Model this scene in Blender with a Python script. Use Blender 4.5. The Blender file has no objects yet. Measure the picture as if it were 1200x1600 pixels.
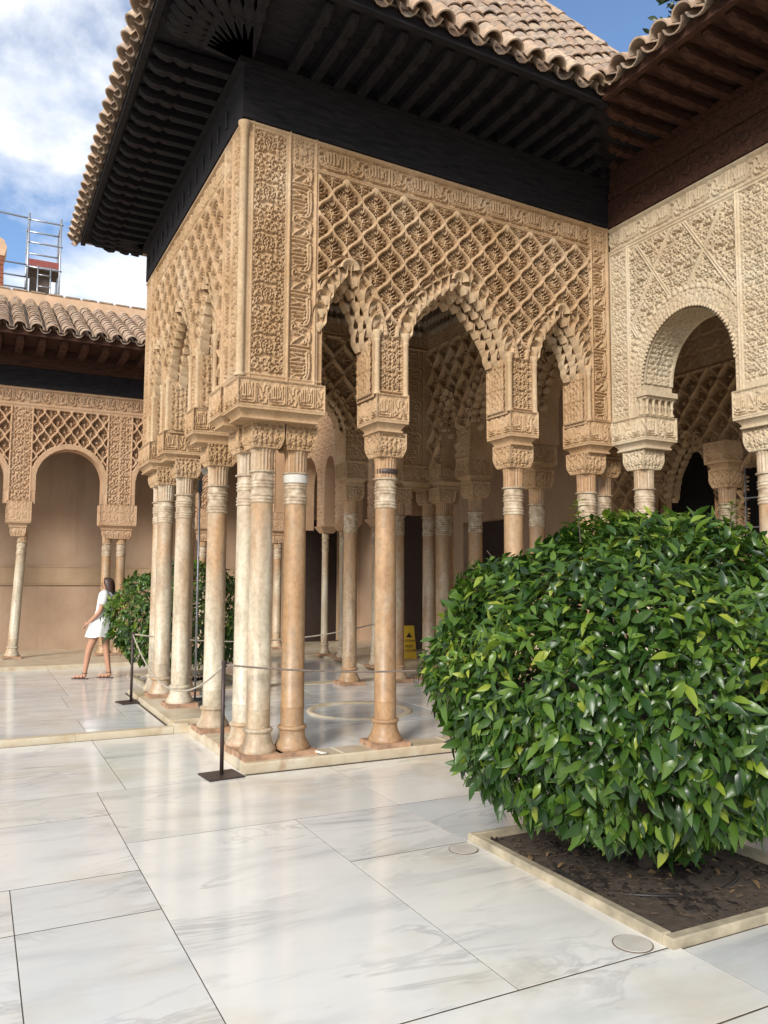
import bpy, math, random
import numpy as np
from mathutils import Matrix, Vector
R_ = math.radians
rng = np.random.default_rng(7)
random.seed(7)
scene = bpy.context.scene
COL = scene.collection

# ------------------------------------------------------------------ camera
cam_d = bpy.data.cameras.new("camera"); cam = bpy.data.objects.new("camera", cam_d); COL.objects.link(cam)
cam_d.sensor_fit = 'VERTICAL'; cam_d.sensor_height = 36.0; cam_d.lens = 1240.0 / 1600.0 * 36.0
cam_d.clip_start = 0.05; cam_d.clip_end = 3000
_yaw, _pitch, _roll = R_(27.1), R_(4.75), R_(0.3)
_f = Vector((math.sin(_yaw)*math.cos(_pitch), math.cos(_yaw)*math.cos(_pitch), math.sin(_pitch)))
_r = Vector((math.cos(_yaw), -math.sin(_yaw), 0)); _u = _r.cross(_f)
_r2 = _r*math.cos(_roll) + _u*math.sin(_roll); _u2 = -_r*math.sin(_roll) + _u*math.cos(_roll)
CAM = Vector((-2.038, -6.483, 1.62))
cam.matrix_world = Matrix(((_r2.x, _u2.x, -_f.x, CAM.x), (_r2.y, _u2.y, -_f.y, CAM.y), (_r2.z, _u2.z, -_f.z, CAM.z), (0, 0, 0, 1)))
scene.camera = cam

# ------------------------------------------------------------------ world, sun, exposure
SUN_EL, SUN_AZ = 27.0, 230.0            # azimuth clockwise from +Y
world = bpy.data.worlds.new("World"); scene.world = world; world.use_nodes = True
wt = world.node_tree; wt.nodes.clear()
def wn(t, **k):
    n = wt.nodes.new(t)
    for a, b in k.items(): setattr(n, a, b)
    return n
w_out = wn('ShaderNodeOutputWorld'); w_bg = wn('ShaderNodeBackground'); w_bg.inputs['Strength'].default_value = 0.15
sky = wn('ShaderNodeTexSky', sky_type='NISHITA'); sky.sun_disc = False
sky.sun_elevation = R_(SUN_EL); sky.sun_rotation = R_(SUN_AZ); sky.altitude = 700; sky.air_density = 1.0; sky.dust_density = 0.4; sky.ozone_density = 3.0
tc = wn('ShaderNodeTexCoord'); sep = wn('ShaderNodeSeparateXYZ'); wt.links.new(tc.outputs['Generated'], sep.inputs[0])
zadd = wn('ShaderNodeMath', operation='ADD'); wt.links.new(sep.outputs['Z'], zadd.inputs[0]); zadd.inputs[1].default_value = 0.32
zmax = wn('ShaderNodeMath', operation='MAXIMUM'); wt.links.new(zadd.outputs[0], zmax.inputs[0]); zmax.inputs[1].default_value = 0.05
dx = wn('ShaderNodeMath', operation='DIVIDE'); wt.links.new(sep.outputs['X'], dx.inputs[0]); wt.links.new(zmax.outputs[0], dx.inputs[1])
dy = wn('ShaderNodeMath', operation='DIVIDE'); wt.links.new(sep.outputs['Y'], dy.inputs[0]); wt.links.new(zmax.outputs[0], dy.inputs[1])
cmb = wn('ShaderNodeCombineXYZ'); wt.links.new(dx.outputs[0], cmb.inputs[0]); wt.links.new(dy.outputs[0], cmb.inputs[1]); cmb.inputs[2].default_value = 57.605
cva = wn('ShaderNodeVectorMath', operation='ADD'); cva.inputs[1].default_value = (.1425, -.6474, 0); wt.links.new(cmb.outputs[0], cva.inputs[0])
cn = wn('ShaderNodeTexNoise'); cn.inputs['Scale'].default_value = 2.6; cn.inputs['Detail'].default_value = 9; cn.inputs['Roughness'].default_value = 0.55; cn.inputs['Distortion'].default_value = 0.25
wt.links.new(cva.outputs[0], cn.inputs['Vector'])
cr = wn('ShaderNodeValToRGB'); cr.color_ramp.elements[0].position = 0.40; cr.color_ramp.elements[1].position = 0.54
wt.links.new(cn.outputs['Fac'], cr.inputs[0])
cn2 = wn('ShaderNodeTexNoise'); cn2.inputs['Scale'].default_value = 5.5; cn2.inputs['Detail'].default_value = 8; cn2.inputs['Roughness'].default_value = 0.5
wt.links.new(cva.outputs[0], cn2.inputs['Vector'])
cr2 = wn('ShaderNodeValToRGB'); cr2.color_ramp.elements[0].position = 0.32; cr2.color_ramp.elements[1].position = 0.62
cr2.color_ramp.elements[0].color = (4.0, 4.3, 4.85, 1); cr2.color_ramp.elements[1].color = (6.0, 6.0, 6.0, 1)
wt.links.new(cn2.outputs['Fac'], cr2.inputs[0])
wmix = wn('ShaderNodeMix', data_type='RGBA'); wt.links.new(cr.outputs[0], wmix.inputs[0]); wt.links.new(sky.outputs[0], wmix.inputs[6]); wt.links.new(cr2.outputs[0], wmix.inputs[7])
wt.links.new(wmix.outputs[2], w_bg.inputs['Color']); wt.links.new(w_bg.outputs[0], w_out.inputs[0])

sun_d = bpy.data.lights.new("sun", 'SUN'); sun = bpy.data.objects.new("sun", sun_d); COL.objects.link(sun)
sun_d.energy = 2.8; sun_d.angle = R_(16); sun_d.color = (1.0, 0.95, 0.88)
_sd = Vector((math.sin(R_(SUN_AZ))*math.cos(R_(SUN_EL)), math.cos(R_(SUN_AZ))*math.cos(R_(SUN_EL)), math.sin(R_(SUN_EL))))
sun.rotation_euler = _sd.to_track_quat('Z', 'Y').to_euler(); sun.location = (-12, -12, 14)
scene.view_settings.view_transform = 'Standard'; scene.view_settings.look = 'None'
scene.view_settings.exposure = 0.55; scene.view_settings.gamma = 1.0; scene.view_settings.use_curve_mapping = False
scene.cycles.max_bounces = 7; scene.cycles.diffuse_bounces = 4; scene.cycles.glossy_bounces = 3; scene.cycles.transmission_bounces = 3
scene.cycles.use_denoising = True

# ------------------------------------------------------------------ materials
MATS = {}
def mat(name, build):
    m = bpy.data.materials.new(name); m.use_nodes = True; t = m.node_tree; t.nodes.clear()
    def N(ty, **k):
        n = t.nodes.new(ty)
        for a, b in k.items():
            if a in n.bl_rna.properties: setattr(n, a, b)
            else: n.inputs[a].default_value = b
        return n
    L = t.links.new
    out = N('ShaderNodeOutputMaterial'); p = N('ShaderNodeBsdfPrincipled'); L(p.outputs[0], out.inputs[0])
    build(N, L, p, out); MATS[name] = m; return m
def noise(N, L, vec, scale, detail=5, rough=.55, dist=0.0):
    n = N('ShaderNodeTexNoise'); n.inputs['Scale'].default_value = scale; n.inputs['Detail'].default_value = detail
    n.inputs['Roughness'].default_value = rough; n.inputs['Distortion'].default_value = dist
    if vec is not None: L(vec, n.inputs['Vector'])
    return n.outputs['Fac']
def ramp(N, L, fac, stops):
    r = N('ShaderNodeValToRGB'); e = r.color_ramp.elements
    while len(e) < len(stops): e.new(.5)
    for k, (pos, c) in zip(e, stops): k.position = pos; k.color = (*c, 1) if len(c) == 3 else c
    L(fac, r.inputs[0]); return r.outputs[0]
def mixc(N, L, fac, a, b, mode='MIX'):
    m = N('ShaderNodeMix', data_type='RGBA', blend_type=mode)
    for sock, v in ((m.inputs[0], fac), (m.inputs[6], a), (m.inputs[7], b)):
        if hasattr(v, 'links') or hasattr(v, 'is_linked'): L(v, sock)
        elif isinstance(v, (int, float)): sock.default_value = v
        else: sock.default_value = (*v, 1)
    return m.outputs[2]
def bump(N, L, p, h, strength=.3, dist=.01):
    b = N('ShaderNodeBump'); b.inputs['Strength'].default_value = strength; b.inputs['Distance'].default_value = dist
    L(h, b.inputs['Height']); L(b.outputs[0], p.inputs['Normal'])
def objco(N): return N('ShaderNodeTexCoord').outputs['Object']
def geopos(N): return N('ShaderNodeNewGeometry').outputs['Position']
def grey(v): return (v, v, v)

def stucco_builder(c1, c2, c3):
    c1, c2, c3 = (tuple(x*.80 for x in c) for c in (c1, c2, c3))
    def b(N, L, p, out):
        g = geopos(N)
        base = ramp(N, L, noise(N, L, g, 1.7, 6), [(.35, c1), (.55, c2), (.72, c3)])
        fine = ramp(N, L, noise(N, L, g, 38, 4), [(.3, grey(.80)), (.7, grey(1.08))])
        c = mixc(N, L, 1.0, base, fine, 'MULTIPLY')
        mps = N('ShaderNodeMapping'); mps.inputs['Scale'].default_value = (1, 1, .22); L(g, mps.inputs[0])
        grime = ramp(N, L, noise(N, L, mps.outputs[0], 5.5, 6, .62), [(.52, grey(0)), (.74, grey(.55))])
        c = mixc(N, L, grime, c, tuple(x*.62 for x in c1))
        L(c, p.inputs['Base Color']); p.inputs['Roughness'].default_value = .9; p.inputs['Specular IOR Level'].default_value = .2
        bump(N, L, p, noise(N, L, g, 150, 3), .25, .004)
    return b
mat('stucco', stucco_builder((.53, .335, .175), (.64, .43, .25), (.70, .515, .33)))
mat('stucco_pale', stucco_builder((.64, .49, .32), (.72, .585, .40), (.76, .65, .48)))
mat('stucco_rose', stucco_builder((.60, .37, .22), (.66, .43, .26), (.68, .47, .30)))
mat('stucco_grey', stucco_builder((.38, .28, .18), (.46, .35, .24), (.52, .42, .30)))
mat('stucco_smooth', stucco_builder((.58, .39, .22), (.68, .49, .30), (.72, .56, .37)))

def shaft_b(N, L, p, out):
    oi = N('ShaderNodeObjectInfo'); o = objco(N)
    sc = N('ShaderNodeVectorMath', operation='SCALE'); sc.inputs['Scale'].default_value = 40
    cx = N('ShaderNodeCombineXYZ'); L(oi.outputs['Random'], cx.inputs[0]); L(oi.outputs['Random'], cx.inputs[2]); L(cx.outputs[0], sc.inputs[0])
    ad = N('ShaderNodeVectorMath', operation='ADD'); L(o, ad.inputs[0]); L(sc.outputs[0], ad.inputs[1])
    mp = N('ShaderNodeMapping'); mp.inputs['Scale'].default_value = (1, 1, .33); L(ad.outputs[0], mp.inputs[0])
    v = mp.outputs[0]
    stain = noise(N, L, v, 2.6, 7, .6, .3)
    marble = ramp(N, L, noise(N, L, v, 5, 8, .6, .6), [(.3, (.50, .43, .32)), (.5, (.66, .59, .455)), (.7, (.74, .695, .58))])
    rust = ramp(N, L, noise(N, L, v, 7, 6), [(.3, (.31, .165, .075)), (.7, (.54, .325, .16))])
    # each shaft has its own amount of ochre staining (object colour alpha channel carries it)
    sx = N('ShaderNodeSeparateXYZ'); L(o, sx.inputs[0])
    zb = ramp(N, L, N('ShaderNodeMath', operation='MULTIPLY').outputs[0], [(0, grey(0)), (1, grey(1))])
    zm = zb.node.inputs[0].links[0].from_node; L(sx.outputs['Z'], zm.inputs[0]); zm.inputs[1].default_value = .4
    e = zb.node.color_ramp.elements; e[0].position = .06; e[0].color = (.10, .10, .10, 1); e[1].position = .86; e[1].color = (.17, .17, .17, 1); k = e.new(.24); k.color = (0, 0, 0, 1); k = e.new(.52); k.color = (.02, .02, .02, 1)
    st2 = N('ShaderNodeMath', operation='ADD'); L(stain, st2.inputs[0]); L(zb, st2.inputs[1])
    thr = N('ShaderNodeMath', operation='ADD'); L(st2.outputs[0], thr.inputs[0]); L(oi.outputs['Alpha'], thr.inputs[1])
    f = ramp(N, L, thr.outputs[0], [(.50, grey(0)), (.78, grey(.92))])
    mp2 = N('ShaderNodeMapping'); mp2.inputs['Scale'].default_value = (3.2, 3.2, .5); L(ad.outputs[0], mp2.inputs[0])
    streak = ramp(N, L, noise(N, L, mp2.outputs[0], 4, 7, .65, .5), [(.46, grey(0)), (.66, grey(.5))])
    col = mixc(N, L, streak, mixc(N, L, f, marble, rust), (.36, .30, .22))
    col = mixc(N, L, 1.0, col, ramp(N, L, noise(N, L, ad.outputs[0], 22, 7, .7), [(.3, grey(.72)), (.55, grey(1.0)), (.75, grey(1.12))]), 'MULTIPLY')
    chips = ramp(N, L, noise(N, L, ad.outputs[0], 13, 5, .6), [(.70, grey(0)), (.75, grey(.8))])
    L(mixc(N, L, 1.0, mixc(N, L, chips, col, (.72, .67, .56)), (.90, .87, .82), 'MULTIPLY'), p.inputs['Base Color']); p.inputs['Roughness'].default_value = .45
    bump(N, L, p, noise(N, L, v, 60, 4), .12, .004)
mat('column_marble', shaft_b)
mat('collar_marble', lambda N, L, p, out: (L(ramp(N, L, noise(N, L, geopos(N), 14, 7, .65), [(.3, (.22, .15, .095)), (.5, (.42, .32, .21)), (.72, (.62, .54, .42))]), p.inputs['Base Color']), p.inputs['Roughness'].__setattr__('default_value', .55)))
def white_b(N, L, p, out):
    v = objco(N)
    L(ramp(N, L, noise(N, L, v, 9, 6), [(.3, (.66, .60, .48)), (.7, (.80, .77, .68))]), p.inputs['Base Color']); p.inputs['Roughness'].default_value = .5
mat('pale_marble', white_b)

def floor_b(N, L, p, out):
    oi = N('ShaderNodeObjectInfo'); g = geopos(N)
    cx = N('ShaderNodeCombineXYZ'); L(oi.outputs['Random'], cx.inputs[0]); L(oi.outputs['Random'], cx.inputs[1])
    sc = N('ShaderNodeVectorMath', operation='SCALE'); sc.inputs['Scale'].default_value = 57; L(cx.outputs[0], sc.inputs[0])
    ad = N('ShaderNodeVectorMath', operation='ADD'); L(g, ad.inputs[0]); L(sc.outputs[0], ad.inputs[1])
    rot = N('ShaderNodeMapping'); rot.inputs['Rotation'].default_value = (0, 0, R_(16)); rot.inputs['Scale'].default_value = (.45, 1.5, 1); L(ad.outputs[0], rot.inputs[0])
    v = rot.outputs[0]
    base = ramp(N, L, oi.outputs['Random'], [(0, (.84, .825, .79)), (.2, (.66, .675, .67)), (.4, (.80, .785, .745)), (.6, (.71, .72, .715)), (.75, (.82, .795, .735)), (.88, (.76, .74, .69)), (1, (.60, .62, .62))])
    cloud = ramp(N, L, noise(N, L, v, 1.6, 6, .6, .5), [(.28, (.72, .722, .72)), (.5, (.93, .922, .90)), (.7, (1.0, .985, .95))])
    c = mixc(N, L, 1.0, base, cloud, 'MULTIPLY')
    n1 = noise(N, L, v, 1.3, 9, .62, 1.4)
    sb = N('ShaderNodeMath', operation='SUBTRACT'); L(n1, sb.inputs[0]); sb.inputs[1].default_value = .5
    ab = N('ShaderNodeMath', operation='ABSOLUTE'); L(sb.outputs[0], ab.inputs[0])
    vein = ramp(N, L, ab.outputs[0], [(0, grey(1)), (.034, grey(0))])
    vm = N('ShaderNodeMath', operation='MULTIPLY'); L(vein, vm.inputs[0]); L(ramp(N, L, noise(N, L, ad.outputs[0], 1.1, 3), [(.42, grey(0)), (.64, grey(.58))]), vm.inputs[1])
    c = mixc(N, L, vm.outputs[0], c, (.34, .335, .325))
    stain = ramp(N, L, noise(N, L, g, .9, 5, .6), [(.52, grey(0)), (.72, grey(.6))])
    c = mixc(N, L, stain, c, (.58, .49, .34))
    spots = ramp(N, L, noise(N, L, ad.outputs[0], 3.2, 6, .7), [(.72, grey(0)), (.80, grey(.5))])
    c = mixc(N, L, spots, c, (.30, .28, .25))
    L(c, p.inputs['Base Color'])
    L(ramp(N, L, noise(N, L, g, 5, 6), [(.3, grey(.08)), (.7, grey(.20))]), p.inputs['Roughness']); p.inputs['Specular IOR Level'].default_value = .55
    bump(N, L, p, noise(N, L, g, 6, 4), .03, .01)
mat('floor_marble', floor_b)
def plinth_b(N, L, p, out):
    g = geopos(N)
    c = ramp(N, L, noise(N, L, g, 3.5, 7), [(.32, (.56, .44, .28)), (.5, (.68, .58, .42)), (.7, (.74, .67, .53))])
    rust = ramp(N, L, noise(N, L, g, 5, 6, .6, .4), [(.58, grey(0)), (.75, grey(.7))])
    L(mixc(N, L, 1.0, mixc(N, L, rust, c, (.45, .26, .13)), (.82, .81, .79), 'MULTIPLY'), p.inputs['Base Color']); p.inputs['Roughness'].default_value = .38
    bump(N, L, p, noise(N, L, g, 40, 4), .1, .004)
mat('plinth_marble', plinth_b)
def wood(c1, c2):
    def b(N, L, p, out):
        o = objco(N); mp = N('ShaderNodeMapping'); mp.inputs['Scale'].default_value = (2, 9, 14); L(o, mp.inputs[0])
        L(ramp(N, L, noise(N, L, mp.outputs[0], 3, 6), [(.3, c1), (.7, c2)]), p.inputs['Base Color']); p.inputs['Roughness'].default_value = .85; p.inputs['Specular IOR Level'].default_value = .25
        bump(N, L, p, noise(N, L, mp.outputs[0], 9, 5), .4, .006)
    return b
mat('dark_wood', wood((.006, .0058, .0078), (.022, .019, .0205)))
mat('brown_wood', wood((.028, .012, .0085), (.085, .037, .022)))
def tile_b(N, L, p, out):
    oi = N('ShaderNodeObjectInfo'); g = geopos(N)
    base = ramp(N, L, oi.outputs['Random'], [(0, (.32, .20, .125)), (.3, (.42, .285, .185)), (.6, (.35, .25, .18)), (.85, (.46, .345, .235)), (1, (.28, .17, .105))])
    lich = ramp(N, L, noise(N, L, g, 16, 7, .68), [(.44, grey(0)), (.62, grey(.8))])
    c = mixc(N, L, lich, base, (.15, .13, .115))
    pale = ramp(N, L, noise(N, L, g, 11, 6), [(.55, grey(0)), (.72, grey(.6))])
    L(mixc(N, L, pale, c, (.52, .44, .36)), p.inputs['Base Color']); p.inputs['Roughness'].default_value = .92
    bump(N, L, p, noise(N, L, g, 45, 5), .35, .01)
mat('roof_tile', tile_b)
def tile2_b(N, L, p, out):
    g = geopos(N); oi = N('ShaderNodeObjectInfo')
    c = ramp(N, L, oi.outputs['Random'], [(0, (.44, .29, .18)), (.5, (.55, .40, .27)), (1, (.38, .235, .15))])
    L(mixc(N, L, ramp(N, L, noise(N, L, g, 20, 5), [(.42, grey(0)), (.66, grey(.85))]), c, (.28, .23, .19)), p.inputs['Base Color']); p.inputs['Roughness'].default_value = .9
mat('eave_tile', tile2_b)
def plaster_b(N, L, p, out):
    g = geopos(N)
    c = ramp(N, L, noise(N, L, g, .8, 7, .62), [(.3, (.37, .245, .16)), (.5, (.44, .30, .20)), (.7, (.48, .345, .24))])
    mps = N('ShaderNodeMapping'); mps.inputs['Scale'].default_value = (1, 1, .15); L(g, mps.inputs[0])
    c = mixc(N, L, ramp(N, L, noise(N, L, mps.outputs[0], 3.2, 6, .65), [(.52, grey(0)), (.72, grey(.5))]), c, (.27, .175, .115))
    L(c, p.inputs['Base Color']); p.inputs['Roughness'].default_value = .95
    bump(N, L, p, noise(N, L, g, 9, 6), .35, .02)
mat('render_brown', plaster_b)
def plain(c, rough=.6, metal=0.0, var=.15, scale=8, spec=.5):
    def b(N, L, p, out):
        o = objco(N); lo = tuple(max(0, x*(1-var)) for x in c); hi = tuple(x*(1+var) for x in c)
        L(ramp(N, L, noise(N, L, o, scale, 5), [(.3, lo), (.7, hi)]), p.inputs['Base Color'])
        p.inputs['Roughness'].default_value = rough; p.inputs['Metallic'].default_value = metal; p.inputs['Specular IOR Level'].default_value = spec
    return b
mat('render_ledge', plain((.455, .32, .20), .95, 0, .15, 2.0, .1))
mat('parapet', plain((.62, .42, .27), .95, 0, .15, 3, .1))
mat('ground_earth', plain((.30, .25, .19), .95, 0, .2, .2, .1))
mat('post_metal', plain((.060, .040, .036), .5, .3, .2))
mat('rope', plain((.40, .35, .28), .9, 0, .3, 60))
mat('rope_dark', plain((.19, .15, .12), .9, 0, .3, 60))
mat('steel', plain((.42, .43, .45), .42, .8, .1))
mat('steel_dark', plain((.10, .10, .105), .5, .5, .2))
mat('yellow', plain((.80, .50, .02), .4, 0, .06))
mat('black_print', plain((.03, .025, .02), .6, 0, .1))
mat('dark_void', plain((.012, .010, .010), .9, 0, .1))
mat('door_wood', plain((.030, .016, .011), .8, 0, .3))
mat('skin', plain((.47, .24, .15), .5, 0, .06))
mat('hair', plain((.055, .024, .016), .45, 0, .3, 30))
mat('dress', plain((.80, .79, .77), .85, 0, .04, 20))
mat('sandal', plain((.10, .05, .035), .7, 0, .2))
mat('cloth_red', plain((.28, .075, .06), .8, 0, .2))
mat('plank', plain((.14, .105, .08), .9, 0, .3))
mat('hose', plain((.70, .66, .58), .5, 0, .1))
mat('hose_black', plain((.02, .018, .016), .5, 0, .1))
mat('bark', plain((.075, .055, .04), .95, 0, .4, 20))
mat('plate_stone', plain((.36, .215, .13), .7, 0, .35, 14))
mat('kerb', plain((.385, .325, .225), .6, 0, .32, 9))
mat('dry_leaf', plain((.17, .105, .045), .8, 0, .5, 20))
mat('disc_stone', plain((.56, .52, .45), .35, 0, .12, 9))
mat('band_plaster', plain((.55, .52, .46), .8, 0, .12, 30))
mat('litter', plain((.085, .058, .036), .95, 0, .5, 30))
mat('terracotta', plain((.26, .09, .05), .9, 0, .3, 12))
def soil_b(N, L, p, out):
    g = geopos(N)
    L(ramp(N, L, noise(N, L, g, 26, 8, .7), [(.35, (.010, .006, .004)), (.55, (.030, .018, .011)), (.78, (.085, .054, .032))]), p.inputs['Base Color']); p.inputs['Roughness'].default_value = 1
    bump(N, L, p, noise(N, L, g, 60, 6, .7), .9, .03)
mat('soil', soil_b)
def leaf_builder(stops):
    def b(N, L, p, out):
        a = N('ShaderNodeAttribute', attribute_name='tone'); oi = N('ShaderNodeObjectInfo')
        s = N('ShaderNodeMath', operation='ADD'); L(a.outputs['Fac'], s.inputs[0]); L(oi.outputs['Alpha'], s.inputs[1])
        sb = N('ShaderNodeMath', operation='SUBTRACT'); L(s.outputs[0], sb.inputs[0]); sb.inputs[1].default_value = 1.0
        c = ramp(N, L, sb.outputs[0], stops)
        L(c, p.inputs['Base Color']); p.inputs['Roughness'].default_value = .33; p.inputs['Specular IOR Level'].default_value = .45
        tr = N('ShaderNodeBsdfTranslucent'); L(mixc(N, L, 1.0, c, (1.3, 1.5, .5), 'MULTIPLY'), tr.inputs[0])
        mx = N('ShaderNodeMixShader'); mx.inputs[0].default_value = .20; L(p.outputs[0], mx.inputs[1]); L(tr.outputs[0], mx.inputs[2]); L(mx.outputs[0], out.inputs[0])
        bump(N, L, p, noise(N, L, geopos(N), 70, 2), .15, .004)
    return b
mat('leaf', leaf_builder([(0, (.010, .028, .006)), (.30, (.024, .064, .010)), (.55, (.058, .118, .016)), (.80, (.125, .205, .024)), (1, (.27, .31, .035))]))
mat('conifer', leaf_builder([(0, (.012, .022, .010)), (.6, (.028, .045, .018)), (1, (.06, .08, .03))]))

# ------------------------------------------------------------------ mesh helpers
def tag(o, label=None, cat=None, group=None, kind=None):
    if label: o['label'] = label
    if cat: o['category'] = cat
    if group: o['group'] = group
    if kind: o['kind'] = kind
    return o
def empty(name, loc=(0, 0, 0), parent=None):
    o = bpy.data.objects.new(name, None); COL.objects.link(o); o.location = loc; o.empty_display_size = .1
    if parent: o.parent = parent
    return o
def obj_from(name, me, parent=None, loc=None, rot=None, scale=None):
    o = bpy.data.objects.new(name, me); COL.objects.link(o)
    if parent: o.parent = parent
    if loc is not None: o.location = loc
    if rot is not None: o.rotation_euler = rot
    if scale is not None: o.scale = scale
    return o
class MB:
    def __init__(s): s.v = []; s.f = []
    def add(s, vs, fs):
        n = len(s.v); s.v += [tuple(map(float, p)) for p in vs]; s.f += [tuple(i+n for i in q) for q in fs]; return s
    def box(s, x0, x1, y0, y1, z0, z1):
        return s.add([(x0,y0,z0),(x1,y0,z0),(x1,y1,z0),(x0,y1,z0),(x0,y0,z1),(x1,y0,z1),(x1,y1,z1),(x0,y1,z1)],
                     [(3,2,1,0),(4,5,6,7),(0,1,5,4),(1,2,6,5),(2,3,7,6),(3,0,4,7)])
    def bbox(s, x0, x1, y0, y1, z0, z1, b=.006):
        # box with chamfered top edges
        return s.add([(x0,y0,z0),(x1,y0,z0),(x1,y1,z0),(x0,y1,z0),(x0,y0,z1-b),(x1,y0,z1-b),(x1,y1,z1-b),(x0,y1,z1-b),
                      (x0+b,y0+b,z1),(x1-b,y0+b,z1),(x1-b,y1-b,z1),(x0+b,y1-b,z1)],
                     [(3,2,1,0),(0,1,5,4),(1,2,6,5),(2,3,7,6),(3,0,4,7),(4,5,9,8),(5,6,10,9),(6,7,11,10),(7,4,8,11),(8,9,10,11)])
    def frustum(s, cx, cy, z0, z1, hx0, hy0, hx1, hy1):
        return s.add([(cx-hx0,cy-hy0,z0),(cx+hx0,cy-hy0,z0),(cx+hx0,cy+hy0,z0),(cx-hx0,cy+hy0,z0),
                      (cx-hx1,cy-hy1,z1),(cx+hx1,cy-hy1,z1),(cx+hx1,cy+hy1,z1),(cx-hx1,cy+hy1,z1)],
                     [(3,2,1,0),(4,5,6,7),(0,1,5,4),(1,2,6,5),(2,3,7,6),(3,0,4,7)])
    def lathe(s, prof, seg=24, c=(0,0,0), flute=0):
        n = len(prof); vs = []
        for r, z in prof:
            for k in range(seg):
                a = 2*math.pi*k/seg; rr = r
                vs.append((c[0]+rr*math.cos(a), c[1]+rr*math.sin(a), c[2]+z))
        fs = [(i*seg+k, i*seg+(k+1)%seg, (i+1)*seg+(k+1)%seg, (i+1)*seg+k) for i in range(n-1) for k in range(seg)]
        fs.append(tuple(reversed(range(seg)))); fs.append(tuple((n-1)*seg+k for k in range(seg)))
        return s.add(vs, fs)
    def tube(s, pts, r, seg=8):
        pts = [Vector(p) for p in pts]; rs = r if isinstance(r, (list, tuple)) else [r]*len(pts); vs = []
        up = Vector((0, 0, 1)); prev = None
        for i, p in enumerate(pts):
            d = (pts[min(i+1, len(pts)-1)] - pts[max(i-1, 0)]).normalized()
            a = d.cross(up) if abs(d.dot(up)) < .97 else d.cross(Vector((0, 1, 0)))
            if prev is not None and a.dot(prev) < 0: a = -a
            a.normalize(); prev = a; b = d.cross(a)
            for k in range(seg):
                t = 2*math.pi*k/seg; vs.append(p + a*math.cos(t)*rs[i] + b*math.sin(t)*rs[i])
        n = len(pts)
        fs = [(i*seg+k, i*seg+(k+1)%seg, (i+1)*seg+(k+1)%seg, (i+1)*seg+k) for i in range(n-1) for k in range(seg)]
        fs.append(tuple(reversed(range(seg)))); fs.append(tuple((n-1)*seg+k for k in range(seg)))
        return s.add(vs, fs)
    def poly(s, pts, th_vec):
        # closed outline extruded along th_vec
        n = len(pts); t = Vector(th_vec); P = [Vector(p) for p in pts]
        fs = [tuple(range(n))[::-1], tuple(range(n, 2*n))] + [(i, (i+1) % n, (i+1) % n+n, i+n) for i in range(n)]
        return s.add(P + [p+t for p in P], fs)
    def xform(s, M):
        s.v = [tuple(M @ Vector(p)) for p in s.v]; return s
    def warp(s, fn): s.v = [tuple(fn(*p)) for p in s.v]; return s
    def mesh(s, name, m, smooth=False):
        me = bpy.data.meshes.new(name); me.from_pydata(s.v, [], s.f); me.materials.append(MATS[m] if isinstance(m, str) else m)
        if smooth: me.polygons.foreach_set('use_smooth', [True]*len(me.polygons))
        me.update(); return me
    def build(s, name, m, parent=None, smooth=False, loc=None, rot=None):
        return obj_from(name, s.mesh(name, m, smooth), parent, loc, rot)
def auto_smooth(o, deg=35):
    try:
        with bpy.context.temp_override(object=o, active_object=o, selected_editable_objects=[o], selected_objects=[o]):
            bpy.ops.object.shade_auto_smooth(angle=R_(deg))
    except Exception: pass
def sharp(me, deg=35):
    me.polygons.foreach_set('use_smooth', [True]*len(me.polygons))
    try: me.set_sharp_from_angle(angle=R_(deg))
    except Exception: pass
    return me
def smooth_grid(V, F, name, m):
    me = bpy.data.meshes.new(name)
    me.vertices.add(len(V)); me.vertices.foreach_set('co', np.asarray(V, np.float32).ravel())
    nf = len(F); me.loops.add(nf*4); me.loops.foreach_set('vertex_index', np.asarray(F, np.int32).ravel())
    me.polygons.add(nf); me.polygons.foreach_set('loop_start', np.arange(0, nf*4, 4, dtype=np.int32)); me.polygons.foreach_set('loop_total', np.full(nf, 4, np.int32))
    me.update(calc_edges=True); me.validate(); me.polygons.foreach_set('use_smooth', [True]*nf)
    me.materials.append(MATS[m]); return me
def panel(name, u0, u1, z0, z1, res, hfun, hole, xf, m, parent, flip=False):
    """carved wall face: a relief mesh with true holes; xf(u, d, z) -> world x, y, z"""
    nu, nz = max(2, int(round((u1-u0)/res))+1), max(2, int(round((z1-z0)/res))+1)
    u = np.linspace(u0, u1, nu); z = np.linspace(z0, z1, nz); U, Z = np.meshgrid(u, z)
    D = hfun(U, Z); X, Y, ZZ = xf(U, D, Z); V = np.stack([X, Y, ZZ], -1).reshape(-1, 3)
    i = np.arange(nz-1)[:, None]*nu + np.arange(nu-1)[None, :]
    F = np.stack([i, i+1, i+nu+1, i+nu], -1)
    if flip: F = F[..., ::-1]
    uc, zc = (u[:-1]+u[1:])/2, (z[:-1]+z[1:])/2; UC, ZC = np.meshgrid(uc, zc)
    keep = ~hole(UC, ZC) if hole else np.ones_like(UC, bool)
    F = F[keep]; used, inv = np.unique(F.ravel(), return_inverse=True)
    me = smooth_grid(V[used], inv.reshape(-1, 4), name, m)
    return obj_from(name, me, parent)

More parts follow.
